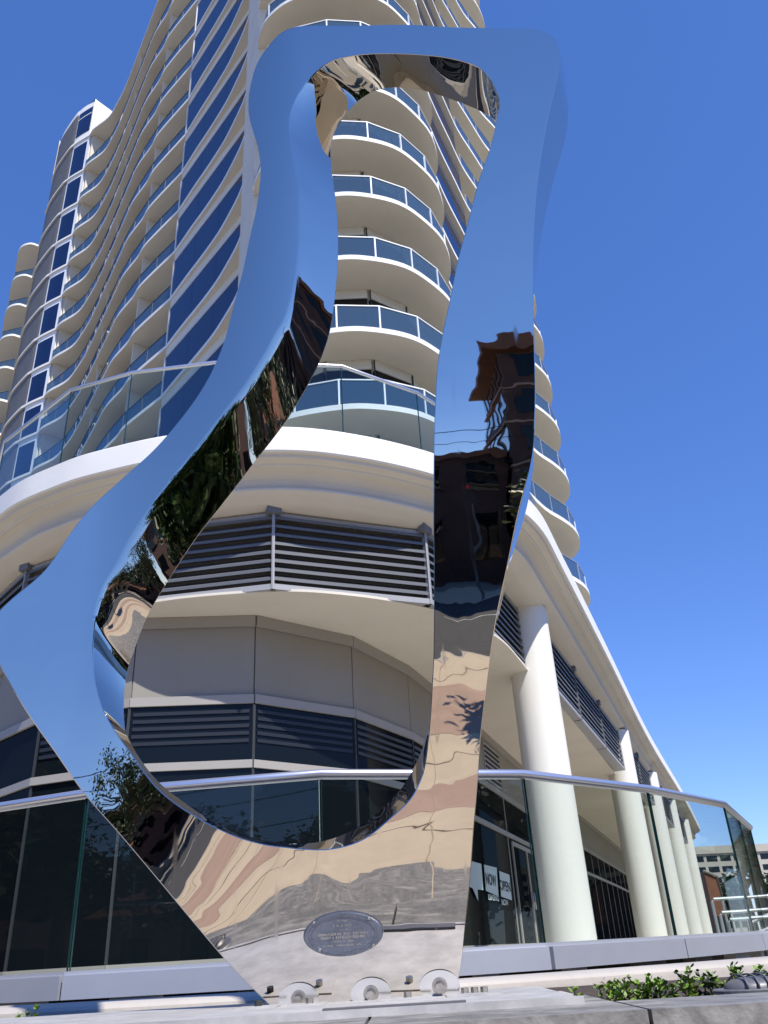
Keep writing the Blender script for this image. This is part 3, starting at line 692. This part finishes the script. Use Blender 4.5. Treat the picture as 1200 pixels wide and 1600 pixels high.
# window lettering: white squares reading NOW OPEN, small LEASING NOW below, a white speech-bubble at left
def decal_quad(pts, material, name, parent, o=0.03):
    P = []
    for x, y in pts:
        q, z = on_line(A_, B_, x, y); q = q + nn_ * o; P.append((q.x, q.y, z))
    return from_py(name, P, [tuple(range(len(P)))], material, parent)
ws = empty('window_lettering', 'white vinyl window lettering reading NOW OPEN, LEASING NOW beside the glass door', 'window sign')
decal_quad([(754,1351),(774,1356),(777,1401),(757,1392)], M['vinyl'], 'white_square', ws)
decal_quad([(778,1361),(794,1367),(798,1407),(781,1401)], M['vinyl'], 'white_square', ws)
decal_quad([(728,1344),(750,1350),(753,1391),(744,1390),(745,1408),(736,1388),(728,1384)], M['vinyl'], 'speech_bubble', ws)
def wall_text(txt, x0, y0, x1, y1, material, name, parent, o=0.036):
    """txt fitted between two corners given in the photograph"""
    cu = bpy.data.curves.new('t', 'FONT'); cu.body = txt; ob = bpy.data.objects.new('t', cu); COL.objects.link(ob)
    cu.offset = 0.02
    dg = bpy.context.evaluated_depsgraph_get(); me = bpy.data.meshes.new_from_object(ob.evaluated_get(dg)); bpy.data.objects.remove(ob)
    xs_ = [v.co.x for v in me.vertices]; ys_ = [v.co.y for v in me.vertices]
    qa, za = on_line(A_, B_, x0, y1); qb, zb = on_line(A_, B_, x1, y1); _, zt = on_line(A_, B_, x0, y0)
    for v in me.vertices:
        u = (v.co.x - min(xs_)) / (max(xs_) - min(xs_)); w = (v.co.y - min(ys_)) / (max(ys_) - min(ys_))
        q = qa.lerp(qb, u) + nn_ * o; v.co = (q.x, q.y, za + (zt - za) * w)
    me.materials.clear(); me.materials.append(material); return link(name, me, parent)
wall_text('NOW', 757.5, 1364, 773.5, 1382, M['vinyltext'], 'lettering', ws)
wall_text('OPEN', 779.5, 1375, 795.5, 1391, M['vinyltext'], 'lettering', ws)
wall_text('LEASING', 761, 1397, 777, 1406, M['vinyl'], 'lettering', ws)
wall_text('NOW', 782, 1405, 792, 1414, M['vinyl'], 'lettering', ws)

# roof railing of the podium
rr_ = empty('roof_railing', 'glass railing with pale handrail along the podium roof edge', 'railing')
RR = [Vector(p) for p in ((-14.6, 27.0), (-10.0, 18.8), (-7.9, 14.2), (-6.69, 12.16), (-5.01, 10.80), (-3.9, 10.45), (-2.55, 10.32), (-0.54, 10.60), (0.70, 11.45), (1.85, 12.75), (2.55, 14.0), (3.3, 15.7))]
RR = offset([Vector(p) for p in RR], 0.03)
for a, b in zip(RR[:-1], RR[1:]):
    d = (b - a).normalized(); L = (b - a).length; k = max(1, round(L / 2.2))
    for i in range(k):
        p = a.lerp(b, i / k); q = a.lerp(b, (i + 1) / k)
        g = MB().wallbox(p + d * .008, q - d * .008, 6.99, 8.39, t=0.014).build('glass_panel', M['greenglass'], rr_)
        MB().wallbox(p - d * .006, p + d * .006, 7.0, 8.385, t=.016, o=.001).build('panel_joint', M['glassedge'], g)
MB().tube([(p.x, p.y, 8.42) for p in RR], 0.032, 12).build('handrail', M['rail'], rr_, True)

# ================================================================== TOWER
tow = empty('apartment_tower', 'tall cream apartment tower with wavy balcony slabs and deep blue windows rising behind the podium', 'building')
TP = [(-34.5,60,'A'),(-33.0,56.5,'A'),(-31.7,54.0,'A'),(-30.9,52.6,'A'),(-30.3,52.0,'A'),(-29.5,51.8,'A'),(-28.95,52.1,'B'),(-28.0,50.8,'B'),(-26.3,49.1,'B'),(-25.75,48.7,'C'),(-25.1,48.3,'C'),(-23.9,47.7,'D'),
 (-23.3,47.1,'D'),(-21.7,46.1,'D'),(-20.6,44.9,'D'),(-19.5,43.5,'D'),(-18.6,42.2,'D'),(-17.8,41.0,'D'),(-16.8,39.5,'D'),(-15.6,37.7,'D'),(-14.7,36.4,'D'),(-13.5,35.1,'D'),(-12.7,34.1,'D'),(-10.3,31.9,'E'),
 (-9.1,30.4,'E'),(-8.1,29.2,'E'),(-7.0,27.8,'E'),(-6.2,26.6,'E'),(-5.65,25.7,'E'),(-5.35,25.1,'F'),(-4.75,23.7,'F'),(-4.45,23.0,'G'),(-4.3,22.4,'G'),(-3.8,21.65,'G'),(-2.7,20.95,'G'),(-1.1,20.65,'G'),(0,20.75,'G'),(1.2,21.2,'G'),(2.1,22.0,'G'),
 (2.9,23.1,'G'),(3.25,24.4,'G'),(3.2,25.3,'H'),(3.75,26.7,'H'),(4.5,28.4,'H'),(5.3,30.2,'I'),(6.3,31.9,'I'),(7.5,33.9,'I'),(8.5,35.1,'I'),(9.2,36.1,'I'),(9.65,37.2,'I'),(9.85,38.4,'I'),(9.65,39.5,'I'),(8.9,40.2,'I'),(7.9,40.5,'I'),(6.9,40.9,'J'),(6.2,42.5,'J'),(6.0,50,'J')]
pts = [Vector(p[:2]) for p in TP]; zn = [p[2] for p in TP]
sharp = {6, 11, 23, 29, 41}
NSUB = 5
front = catmull(pts, NSUB, sharp); fz = []
for i in range(len(pts) - 1): fz += [zn[i]] * NSUB
fz.append('J')
INS = {'A': 2.6, 'B': .16, 'C': .16, 'D': 1.75, 'E': .12, 'F': -.03, 'G': 1.55, 'H': .30, 'I': 1.9, 'J': .3}
def zone(c):
    idx = [i for i in range(len(front)) if fz[i] == c]; idx.append(min(idx[-1] + 1, len(front) - 1)); return [front[i] for i in idx]
BACK = [(2, 62), (-34, 62)]
ZS = [7.15, 8.5, 11.6, 14.7, 17.75, 20.9, 24.0, 27.05, 30.2, 33.5, 36.6, 39.7, 42.9, 46.2, 49.5, 52.8, 56.5, 60.5, 65.0]
TS = 0.20
base_slab = MB(); P = [(p.x, p.y) for p in front] + BACK
base_slab.prism(P, 0, TS)
sl0 = recalc(base_slab.build('floor_slab', M['slab'], tow)); sl0.location.z = ZS[0]
bmx = bmesh.new(); bmx.from_mesh(sl0.data); bmesh.ops.triangulate(bmx, faces=[f for f in bmx.faces if len(f.verts) > 4]); bmx.to_mesh(sl0.data); bmx.free()
hi = [(p.x, p.y) for p, q in zip(front, fz) if q != 'A'] + [(2, 62), (-27, 58)]
slh = recalc(MB().prism(hi, 0, TS).build('floor_slab', M['slab'], tow)); slh.location.z = ZS[17]
bmx = bmesh.new(); bmx.from_mesh(slh.data); bmesh.ops.triangulate(bmx, faces=[f for f in bmx.faces if len(f.verts) > 4]); bmx.to_mesh(slh.data); bmx.free()
for o_ in (sl0, slh):
    o_.data.materials.append(M['white'])
    for f in o_.data.polygons:
        if abs(f.normal.z) < .5: f.material_index = 1
for z in ZS[1:17]:
    c = sl0.copy(); COL.objects.link(c); c.parent = tow; c.location.z = z
for z in ZS[18:]:
    c = slh.copy(); COL.objects.link(c); c.parent = tow; c.location.z = z
# core walls
core = []
chordE = (Vector((-10.25, 32.0)), Vector((-5.55, 26.55)))
for c in 'ABCDEFGHIJ':
    Z_ = zone(c)
    if c == 'E': core += [chordE[0], chordE[1]]; continue
    W = offset(Z_, INS[c])
    if c == 'A': continue
    if c in 'DGI': W = W[1:-1]
    if c == 'G': W = W[3:-4]
    core += W
WALL = {c: (offset(zone(c), INS[c]) if c != 'E' else [chordE[0], chordE[1]]) for c in 'ABCDEFGHIJ'}
WA = offset(zone('A'), 2.6)[:-6]
recalc(MB().prism([(p.x, p.y) for p in WA] + [(-26, 54), (-26, 60.5), (-32, 60.5)], 7.0, 56.6).build('rear_wall', M['stucco'], tow))
o = recalc(MB().prism([(p.x, p.y) for p in core] + [(1.5, 61), (-26.5, 57.5)], 7.0, 65.0).build('core_wall', M['stucco'], tow))
def ribbon(P, z0, z1, t, off_, name, material, parent):
    mb = MB(); A1 = offset(P, -off_); A2 = offset(P, -off_ + t); n_ = len(P); k = 0
    for q in A1: mb.v.append(Vector((q.x, q.y, z0)))
    for q in A1: mb.v.append(Vector((q.x, q.y, z1)))
    for q in A2: mb.v.append(Vector((q.x, q.y, z0)))
    for q in A2: mb.v.append(Vector((q.x, q.y, z1)))
    for i in range(n_ - 1):
        mb.f += [(i, i+1, n_+i+1, n_+i), (2*n_+i+1, 2*n_+i, 3*n_+i, 3*n_+i+1), (n_+i, n_+i+1, 3*n_+i+1, 3*n_+i), (i+1, i, 2*n_+i, 2*n_+i+1)]
    return mb.build(name, material, parent)
# balcony rail pieces share mesh data between storeys: built once at z = 0 and copied
def make_railing(zc, step, framed, skip0=0.0, glass='balglass'):
    """returns list of (name, mesh) at slab top level"""
    out = []; P = resample(offset(zone(zc), .09), step)
    fm = M['frame'] if framed else (M['louverblade'] if zc != 'I' else M['alu'])
    pr = .028 if framed else .014
    for i in range(len(P) - 1):
        a, b = P[i], P[i + 1]; d = (b - a).normalized()
        g = MB().wallbox(a + d * .03, b - d * .03, 0.04, .98, t=.012); out.append(('balcony_glass', g, M[glass]))
        out.append(('railing_post', MB().wallbox(a - d * pr, a + d * pr, 0.0, 1.02, t=.05, o=.022), fm))
    out.append(('railing_post', MB().wallbox(P[-1] - d * pr, P[-1] + d * pr, 0, 1.02, t=.05, o=.022), fm))
    r_ = MB(); 
    for a, b in zip(P[:-1], P[1:]): r_.wallbox(a, b, .985, 1.03 if framed else 1.01, t=.05, o=.024)
    out.append(('top_rail', r_, fm))
    return out
proto = []
for zc, st_, fr_ in (('A', 2.0, False), ('D', 1.9, False), ('G', 1.42, True), ('I', 1.75, False)):
    for nm, mb, ma in make_railing(zc, st_, fr_):
        o = mb.build(nm, ma, tow); o.location.z = ZS[1] + TS; proto.append((o, zc))
    # bottom rail
zone_top = {'A': 15, 'D': 17, 'G': 18, 'I': 18}
for o, zc in proto:
    for k in range(2, len(ZS) - 1):
        if k > zone_top[zc]: continue
        if zc == 'G' and k > 15: continue
        c = o.copy(); COL.objects.link(c); c.parent = tow; c.location.z = ZS[k] + TS
# storey infill
D_ = zone('D'); Lw = resample(WALL['D'], 2.6)
for k in range(1, len(ZS) - 1):
    z0, z1 = ZS[k] + TS, ZS[k + 1]
    # E : flat deep blue windows with pale header
    a, b = chordE; d = (b - a).normalized()
    MB().wallbox(a, b, z1 - .50, z1 - .002, t=.05, o=.05).build('window_header', M['slab'], tow)
    MB().wallbox(a, b, z1 - .60, z1 - .502, t=.04, o=.056).build('window_head_trim', M['trimlight'], tow)
    for j in range(3):
        p = a.lerp(b, j / 3); q = a.lerp(b, (j + 1) / 3)
        MB().wallbox(p + d * .008, q - d * .008, z0, z1 - .602, t=.03, o=.034).build('window_pane', M['blueglass'], tow)
    MB().wallbox(a - d * .10, a - d * .005, z0, z1 - .53, t=.12, o=.07).build('window_frame', M['frame'], tow)
    # C : framed blue windows of the left bay
    C_ = WALL['C']; ribbon(C_[1:-1], z0 + .02, z1 - .42, .03, .04, 'window_pane', M['blueglass'], tow)
    ribbon(C_, z1 - .42, z1 - .002, .05, .05, 'window_header', M['frame'], tow)
    ribbon(C_[:2], z0, z1 - .42, .05, .055, 'window_frame', M['frame'], tow); ribbon(C_[-2:], z0, z1 - .42, .05, .055, 'window_frame', M['frame'], tow)
    # B : grey cladding bay
    B__ = WALL['B']; ribbon(B__, z0, z1 - .002, .04, .05, 'cladding_panel', M['greycladding'], tow)
    # D : recessed glazing and dividing walls
    for j in range(len(Lw) - 1):
        p, q = Lw[j], Lw[j + 1]; d = (q - p).normalized()
        if j % 4 == 1: MB().wallbox(p + d * .1, q - d * .1, z0, z1 - .45, t=.15, o=.12).build('sliding_door', M['darkglass'], tow)
    for fr in (0.03, .53, .86):
        i = int(fr * (len(D_) - 1)); p = offset(D_, .25)[i]; q = offset(D_, 1.72)[i]
        MB().wallbox(p, q, z0, z1 - .002, t=.12, o=.06).build('dividing_wall', M['stucco'], tow)
    # G : curved glazing with cream header panels
    Gp = resample(WALL['G'][3:-4], 1.45)
    for p, q in zip(Gp[:-1], Gp[1:]):
        d = (q - p).normalized()
        MB().wallbox(p + d * .012, q - d * .012, z1 - .40, z1 - .004, t=.2, o=.19).build('header_panel', M['slab'], tow)
        MB().wallbox(p + d * .02, q - d * .02, z0, z1 - .41, t=.2, o=.16).build('sliding_door', M['darkglass'], tow)
        MB().wallbox(p - d * .010, p + d * .010, z0, z1 - .004, t=.05, o=.196).build('door_mullion', M['joint'], tow)
    # H : strip windows
    Hp = WALL['H']; ribbon(Hp, z0, z1 - .40, .03, .04, 'window_pane', M['blueglass'], tow); ribbon(Hp, z1 - .40, z1 - .002, .04, .05, 'window_header', M['trim'], tow)
    Ip = resample(WALL['I'], 2.6)
    for j, (p, q) in enumerate(zip(Ip[:-1], Ip[1:])):
        d = (q - p).normalized()
        if j % 2 == 0: MB().wallbox(p + d * .1, q - d * .1, z0, z1 - .45, t=.03, o=.04).build('sliding_door', M['darkglass'], tow)
# roof level
sweep('roof_parapet', offset([p for p, q in zip(front, fz) if q not in 'A'][2:], .25), [(0, 65 + TS), (0, 65.75), (.12, 65.75), (.12, 65 + TS)], M['white'], tow, False)
ph = [Vector((-29.6, 53.6)), Vector((-28.7, 51.7))] + offset(zone('B'), .1)[1:] + offset(zone('C'), .1)[1:] + [Vector((-23.95, 47.75)), Vector((-20.8, 51.5)), Vector((-27, 57))]
recalc(MB().prism([(p.x, p.y) for p in ph], 65 + TS, 70.0).build('penthouse', M['white'], tow))
C_ = offset(zone('C'), .08); ribbon(C_[1:-1], 66.0, 69.2, .03, .03, 'window_pane', M['blueglass'], tow)
ribbon(offset(zone('B'), .08), 65.6, 69.3, .03, .03, 'cladding_panel', M['greycladding'], tow)
ribbon(C_[1:-1], 68.3, 68.4, .04, .05, 'window_bar', M['frame'], tow)

# ================================================================== BACKGROUND RIGHT
def building_block(name, label, x0, y0, x1, y1, z1, storeys, cols_f, cols_s, wall, glass, rz=0, loc=(0, 0), wr=.62, hr=.55, base=G0, group=None):
    t = empty(name, label, 'building', group); t.location = (loc[0], loc[1], 0); t.rotation_euler = (0, 0, rz)
    MB().box(x0, y0, base, x1, y1, z1).build('wall', wall, t)
    fh = (z1 - base) / storeys
    pr = None; mesh = {}
    for s in range(storeys):
        z = base + fh * (s + .28)
        for c in range(cols_f):
            w = (x1 - x0) / cols_f; a = x0 + w * (c + (1 - wr) / 2)
            for side, yy in ((0, y0), (1, y1)):
                key = ('f', side)
                if key not in mesh:
                    mb = MB().box(0, -.05 if side == 0 else -.02, 0, w * wr, .02 if side == 0 else .05, fh * hr); o = mb.build('window', glass, t); mesh[key] = o.data
                else: o = link('window', mesh[key], t)
                o.location = (a, yy, z)
        for c in range(cols_s):
            w = (y1 - y0) / cols_s; a = y0 + w * (c + (1 - wr) / 2)
            for side, xx in ((0, x0), (1, x1)):
                key = ('s', side)
                if key not in mesh:
                    mb = MB().box(-.05 if side == 0 else -.02, 0, 0, .02 if side == 0 else .05, w * wr, fh * hr); o = mb.build('window', glass, t); mesh[key] = o.data
                else: o = link('window', mesh[key], t)
                o.location = (xx, a, z)
    return t
ofb = building_block('office_block', 'far tan office block with horizontal rows of dark windows at right', 0, 0, 46, 30, 16.6, 8, 14, 8, M['tan'], M['darkglass'], rz=R(8), loc=(62, 205), wr=.78, hr=.52)
MB().box(-.5, -.5, 16.6, 46.5, 30.5, 18.2).build('parapet', M['tan'], ofb)
# brown hall with slanting roof edge
bh = empty('brown_hall', 'low brown building with slanting roof edge beyond the last column', 'building')
q0 = Vector((24.2, 71)); 
mb = MB(); mb.add([(23.0,70,-1.6),(24.1,70.4,-1.6),(27.6,80,-1.6),(23.0,80,-1.6),(23.0,70,4.4),(23.9,70.4,4.0),(27.4,80,1.4),(23.0,80,4.4)], [(3,2,1,0),(4,5,6,7),(0,1,5,4),(1,2,6,5),(2,3,7,6),(3,0,4,7)])
mb.build('wall', M['wood'], bh)
MB().box(23.05, 69.9, -.4, 24.0, 69.99, 1.3).build('dark_opening', M['darkvoid'], bh)
MB().tube([(22.9, 69.9, 4.45), (23.95, 70.3, 4.1), (27.5, 80, 1.45)], .10, 6).build('roof_edge', M['greypanel'], bh)
def leaf_cloud(mb, c, rad, nclump, nleaf, size, rnd, squash=.8):
    for _ in range(nclump):
        while True:
            v = Vector((rnd.uniform(-1, 1), rnd.uniform(-1, 1), rnd.uniform(-1, 1)))
            if v.length < 1: break
        v = v * (.55 + .45 * rnd.random()); cc = Vector((c[0] + v.x * rad, c[1] + v.y * rad, c[2] + v.z * rad * squash)); cr = rad * rnd.uniform(.14, .28)
        for _ in range(nleaf):
            w = Vector((rnd.gauss(0, .5), rnd.gauss(0, .5), rnd.gauss(0, .4))) * cr + cc
            a = Vector((rnd.uniform(-1, 1), rnd.uniform(-1, 1), rnd.uniform(-.5, .5))).normalized() * size; b = a.cross(Vector((rnd.uniform(-1, 1), rnd.uniform(-1, 1), 1))).normalized() * size * .6
            mb.add([w - a, w + b, w + a, w - b], [(0, 1, 2, 3)])
def tree(x, y, h, r, seed, label, base=G0, size=.22, ncl=60, nlf=45, group='street trees', dark=True):
    rnd = random.Random(seed); t = empty('street_tree', label, 'tree', group); t.location = (x, y, 0)
    tr = MB(); tr.tube([(0, 0, base), (.05, .02, base + h * .3), (0, .05, base + h * .62)], [r * .075, r * .055, r * .03], 8)
    for _ in range(6):
        a = rnd.uniform(0, 6.28); z0 = base + h * rnd.uniform(.32, .55); tr.tube([(0, 0, z0), (math.cos(a) * r * .3, math.sin(a) * r * .3, z0 + h * .13), (math.cos(a) * r * .6, math.sin(a) * r * .6, z0 + h * .3)], [r * .03, r * .02, r * .01], 5)
    tr.build('trunk', M['bark'], t)
    mb = MB(); leaf_cloud(mb, (0, 0, base + h - r * .8), r, ncl, nlf, size, rnd)
    tag(mb.build('crown', M['leafdark'] if dark else M['leaf'], t), kind='stuff')
for i, (x, y, h, r, lab) in enumerate(((37.6, 103, 8.2, 3.2, 'round green tree nearest the stair rails at right'), (43.0, 109, 8.2, 3.8, 'green tree in front of the office block at the right edge'), (39.0, 97, 6.4, 2.8, 'lower green tree behind the stair rails, left of the other two'), (36.0,104,6.2,2.3,'small green tree between the brown hall and the office block'))):
    tree(x, y, h, r, 100 + i, lab, base=-1.6, size=.28, ncl=80, nlf=40, group='trees before the office block')
# stair handrails beyond the terrace
sg = empty('stair_handrails', 'three nested silver handrails with sloping ends beside the stair at right', 'railing')
M['satin'] = mat('satin_rail', (0.42, 0.46, 0.46), 0.5, metal=0.4)
for k, (Y, z0_, xs_) in enumerate(((14.0, .49, (4.62, 5.35, 5.62, 6.6)), (13.2, .285, (4.43, 4.95, 5.15, 6.3)), (12.5, .180, (4.28, 4.98, 5.15, 6.2)))):
    xa, xb, xc, xd = xs_
    MB().tube([(xa, Y, -1.6), (xa, Y, z0_ - .03), (xa + .03, Y, z0_), (xb, Y, z0_), (xc, Y, z0_ - .085), (xc + .14, Y, z0_ - .09), (xd, Y, z0_ - .34)], .024, 8).build('handrail', M['satin'], sg, False)
    MB().tube([(xb - .1, Y + .05, z0_ + .003), (xd, Y + .05, z0_ + .02)], .022, 8).build('handrail', M['satin'], sg)
    MB().tube([(xa + .16, Y, -1.6), (xa + .16, Y, z0_ - .02)], .02, 8).build('post', M['satin'], sg)
    MB().box(xa + .2, Y - .006, -1.5, xd, Y + .006, z0_ - .30).build('glass_panel', M['railglass'], sg)
# slim lamp post
lp = empty('street_lamp', 'thin dark lamp post before the office block at right', 'street lamp')
MB().tube([(33.4, 92, -1.6), (33.2, 92, 3.6), (33.9, 92, 4.0), (35.5, 92, 4.2)], .09, 6).build('post', M['black'], lp)

# ================================================================== THE STREET BEHIND THE CAMERA (seen in the mirror steel and the glass)
bb = building_block('brick_building', 'dark brown brick apartment house across the street, seen mirrored in the right leg', 0, 0, 30, 16, 16.2, 5, 11, 5, M['brick'], M['darkglass'], loc=(3.4, -50), wr=.5, hr=.62)
MB().box(-.8, -.8, 16.2, 30.8, 16.8, 16.9).build('roof', M['wood'], bb)
for s in range(1, 5): MB().box(-.15, -.12, G0 + 3.6 * s - .1, 30.15, 16.12, G0 + 3.6 * s + .1).build('string_course', M['pinkpaving'], bb)
b2 = building_block('brick_wing', 'lower dark brick wing across the street, seen mirrored beside the taller block', 0, 0, 12, 14, 6.4, 2, 5, 4, M['brick'], M['darkglass'], loc=(-8.8, -49.5), wr=.5, hr=.6)
MB().box(-.5, -.5, 6.4, 12.1, 14.5, 6.9).build('roof', M['wood'], b2)
bw = building_block('horizon_block_left', 'unseen dark brick block added at the far left to close the reflected horizon', 0, 0, 12, 90, 9.5, 3, 3, 16, M['brick'], M['darkglass'], loc=(-64, -50))  # added out of view: hides the bright horizon from the terrace glass
MB().box(-.4, -.4, 9.5, 12.4, 90.4, 10.0).build('roof', M['wood'], bw)
b3 = building_block('horizon_block_rear', 'unseen low brown block added behind the tiled house to screen the reflected horizon', 0, 0, 40, 10, 7.5, 3, 14, 4, M['brick'], M['darkglass'], loc=(-51, -62))  # unseen block added to keep low sky out of the glass reflections
MB().box(-.4, -.4, 7.5, 40.4, 10.4, 8.0).build('roof', M['wood'], b3)
b4 = building_block('horizon_block_right', 'unseen dark brick block added beyond the right-hand trees to darken reflections', 0, 0, 12, 72, 9.5, 3, 3, 14, M['brick'], M['darkglass'], loc=(46, -42))  # added beyond the frame so the right-hand glass reflects something dark
MB().box(-.4, -.4, 9.5, 12.4, 72.4, 10.0).build('roof', M['wood'], b4)
hs = empty('tiled_house', 'cream house with terracotta tiled roof mirrored in the glass at lower left', 'house')
MB().box(-26, -44, G0, -14, -34, 3.4).build('wall', M['tan'], hs)
mb = MB().add([(-27,-45,2.6),(-13,-45,2.6),(-13,-33,2.6),(-27,-33,2.6),(-23,-39,5.6),(-17,-39,5.6)], [(0,1,5,4),(1,2,5),(2,3,4,5),(3,0,4),(3,2,1,0)]); mb.build('roof', M['tile'], hs)
for x in (-25, -21.5, -18): MB().box(x, -34.02, -.4, x + 1.6, -33.95, 1.5).build('window', M['darkglass'], hs)
for i, (x, y, h, r, lab) in enumerate(((-23, 2, 9, 4.2, 'dense street tree left of the terrace'), (-27, 11, 10, 5, 'large dense tree beyond the left end of the terrace'), (-27, -5, 10.5, 4.6, 'dense tree left of the camera near the corner'), (-31, -14, 12, 5.2, 'dense tree at the left before the tiled house'),
     (-37, -23, 12, 5.5, 'large dense tree at the far left behind the others'), (-36, 3, 12, 5.5, 'large dense tree at the far left, beyond the corner tree'), (23, 5, 9, 4.2, 'unseen dense tree added right of the camera'), (28, -27, 10, 4.6, 'unseen dense tree added across the road, right of the tall brick block'), (36, -34, 12, 5.5, 'unseen large dense tree added at the far right across the road'), (20, -29.5, 8.5, 3.6, 'dense tree before the right end of the tall brick block'), (27, -5, 9.5, 4.4, 'unseen dense tree added right of the camera, behind the other'), (24, 16, 10, 4.5, 'unseen dense tree added right of the glass railing end'), (21, 27, 9, 4.2, 'unseen dense tree added right of the first columns'), (25, 44, 11, 4.2, 'unseen dense tree added right of the middle columns'), (31.5, 56, 13, 5, 'unseen tall dense tree added right of the fourth column'), (45, 80, 15, 6, 'unseen tallest dense tree added beyond the last column at right'), (15.5, 17, 8, 3.6, 'unseen dense tree added right of the terrace corner'), (38, 67, 14, 5.5, 'unseen dense tree added right of the far columns'))):
    tree(x, y, h, r, 300 + i, lab, size=.36, ncl=130, nlf=70)  # right-hand trees are added out of view to darken the glass reflections
for i, (x, y, h, r, lab) in enumerate(((-11.5, -30, 8.0, 3.6, 'bushy street tree across the road left of the brick wing'), (-19, -29.5, 9.5, 4.2, 'street tree in front of the tiled house'), (-29, -31, 11, 5.0, 'street tree at the far left across the road'),
      (-4.5, -29.5, 6, 2.8, 'street tree before the low brick wing'), (3.0, -10.6, 4.8, 1.7, 'small tree on the near pavement behind the camera'), (-2.6, -11.2, 5.0, 1.6, 'second small tree on the near pavement, left of the other'), (14, -29.6, 6.5, 3, 'street tree before the tall brick block'))):
    tree(x, y, h, r, 200 + i, lab, size=.13 if y > -20 else .2, ncl=70, nlf=40)
up = empty('utility_pole', 'wooden utility pole with cross-arms and wires across the street', 'pole')
MB().tube([(-9, -28.2, G0), (-9, -28.2, 9.0)], [.16, .11], 8).build('pole', M['bark'], up)
MB().box(-10.3, -28.35, 8.1, -7.7, -28.2, 8.28).build('crossarm', M['bark'], up); MB().box(-10, -28.35, 7.2, -8, -28.2, 7.35).build('crossarm', M['bark'], up)
MB().tube([(-8.6, -28.2, 6.1), (-8.6, -28.2, 6.9)], .22, 10).build('transformer', M['gunmetal'], up)
for k, (zz, yy) in enumerate(((8.4, -28.2), (8.35, -27.9), (7.5, -28.2), (6.2, -28.1))):
    for x0, x1 in ((-9, 32), (-9, -50)):
        MB().tube([(x0 + (x1 - x0) * j / 10, yy, zz - 1.1 * (1 - (2 * j / 10 - 1) ** 2)) for j in range(11)], .022, 4).build('wire', M['black'], up)
def car(x, y, rz, paint, label):
    t = empty('parked_car', label, 'car', 'cars parked across the street'); t.location = (x, y, G0 - .01); t.rotation_euler = (0, 0, rz)
    prof = [(-2.2,.35),(-2.25,.75),(-2.0,.92),(-1.35,1.0),(-.75,1.42),(.55,1.45),(1.25,.98),(2.05,.85),(2.25,.6),(2.2,.35)]
    mb = MB(); k = len(prof)
    for s_, sh_ in ((-.86, 1), (.86, 1)):
        for a, b in prof: mb.v.append(Vector((a, s_ * (1 if b < 1.0 else .82), b)))
    mb.f.append(tuple(range(k))); mb.f.append(tuple(range(2 * k - 1, k - 1, -1)))
    for i in range(k): j = (i + 1) % k; mb.f.append((i, k + i, k + j, j))
    bo_ = recalc(mb.build('body', paint, t))
    for s_ in (-1, 1):
        mb = MB().add([(-1.15, s_*.80, 1.02), (-.7, s_*.74, 1.36), (.5, s_*.74, 1.38), (1.05, s_*.80, 1.0)], [(0,1,2,3)])
        for v in mb.v: v.y += s_ * .045
        mb.build('side_window', M['darkglass'], t)
        for xw in (-1.38, 1.4):
            MB().tube([(xw, s_*.70, .32), (xw, s_*.90, .32)], .32, 18).build('wheel', M['black'], t)
for i, (x, c_, lab) in enumerate(((-12, 'carpaint', 'black parked car left of the pole across the road'), (-3, 'carpaint2', 'silver parked car below the brick wing'), (6, 'carpaint', 'black parked car before the tall brick block'), (13.5, 'carpaint', 'black parked car, rightmost along the far kerb'))):
    car(x, -25.6, 0, M[c_], lab)
sp = empty('stop_signal', 'red traffic signal head on a pole across the street', 'traffic light')
MB().tube([(1.2, -27.4, G0), (1.2, -27.4, 3.0)], .06, 8).build('pole', M['gunmetal'], sp); MB().box(1.0, -27.42, 2.4, 1.4, -27.2, 3.5).build('signal_head', M['black'], sp)
MB().tube([(1.2, -27.19, 3.25), (1.2, -27.12, 3.25)], .14, 14).build('red_lens', M['red'], sp)
print('objects', len(bpy.data.objects), 'tris', sum(len(o.data.polygons) * 2 for o in bpy.data.objects if o.type == 'MESH'))
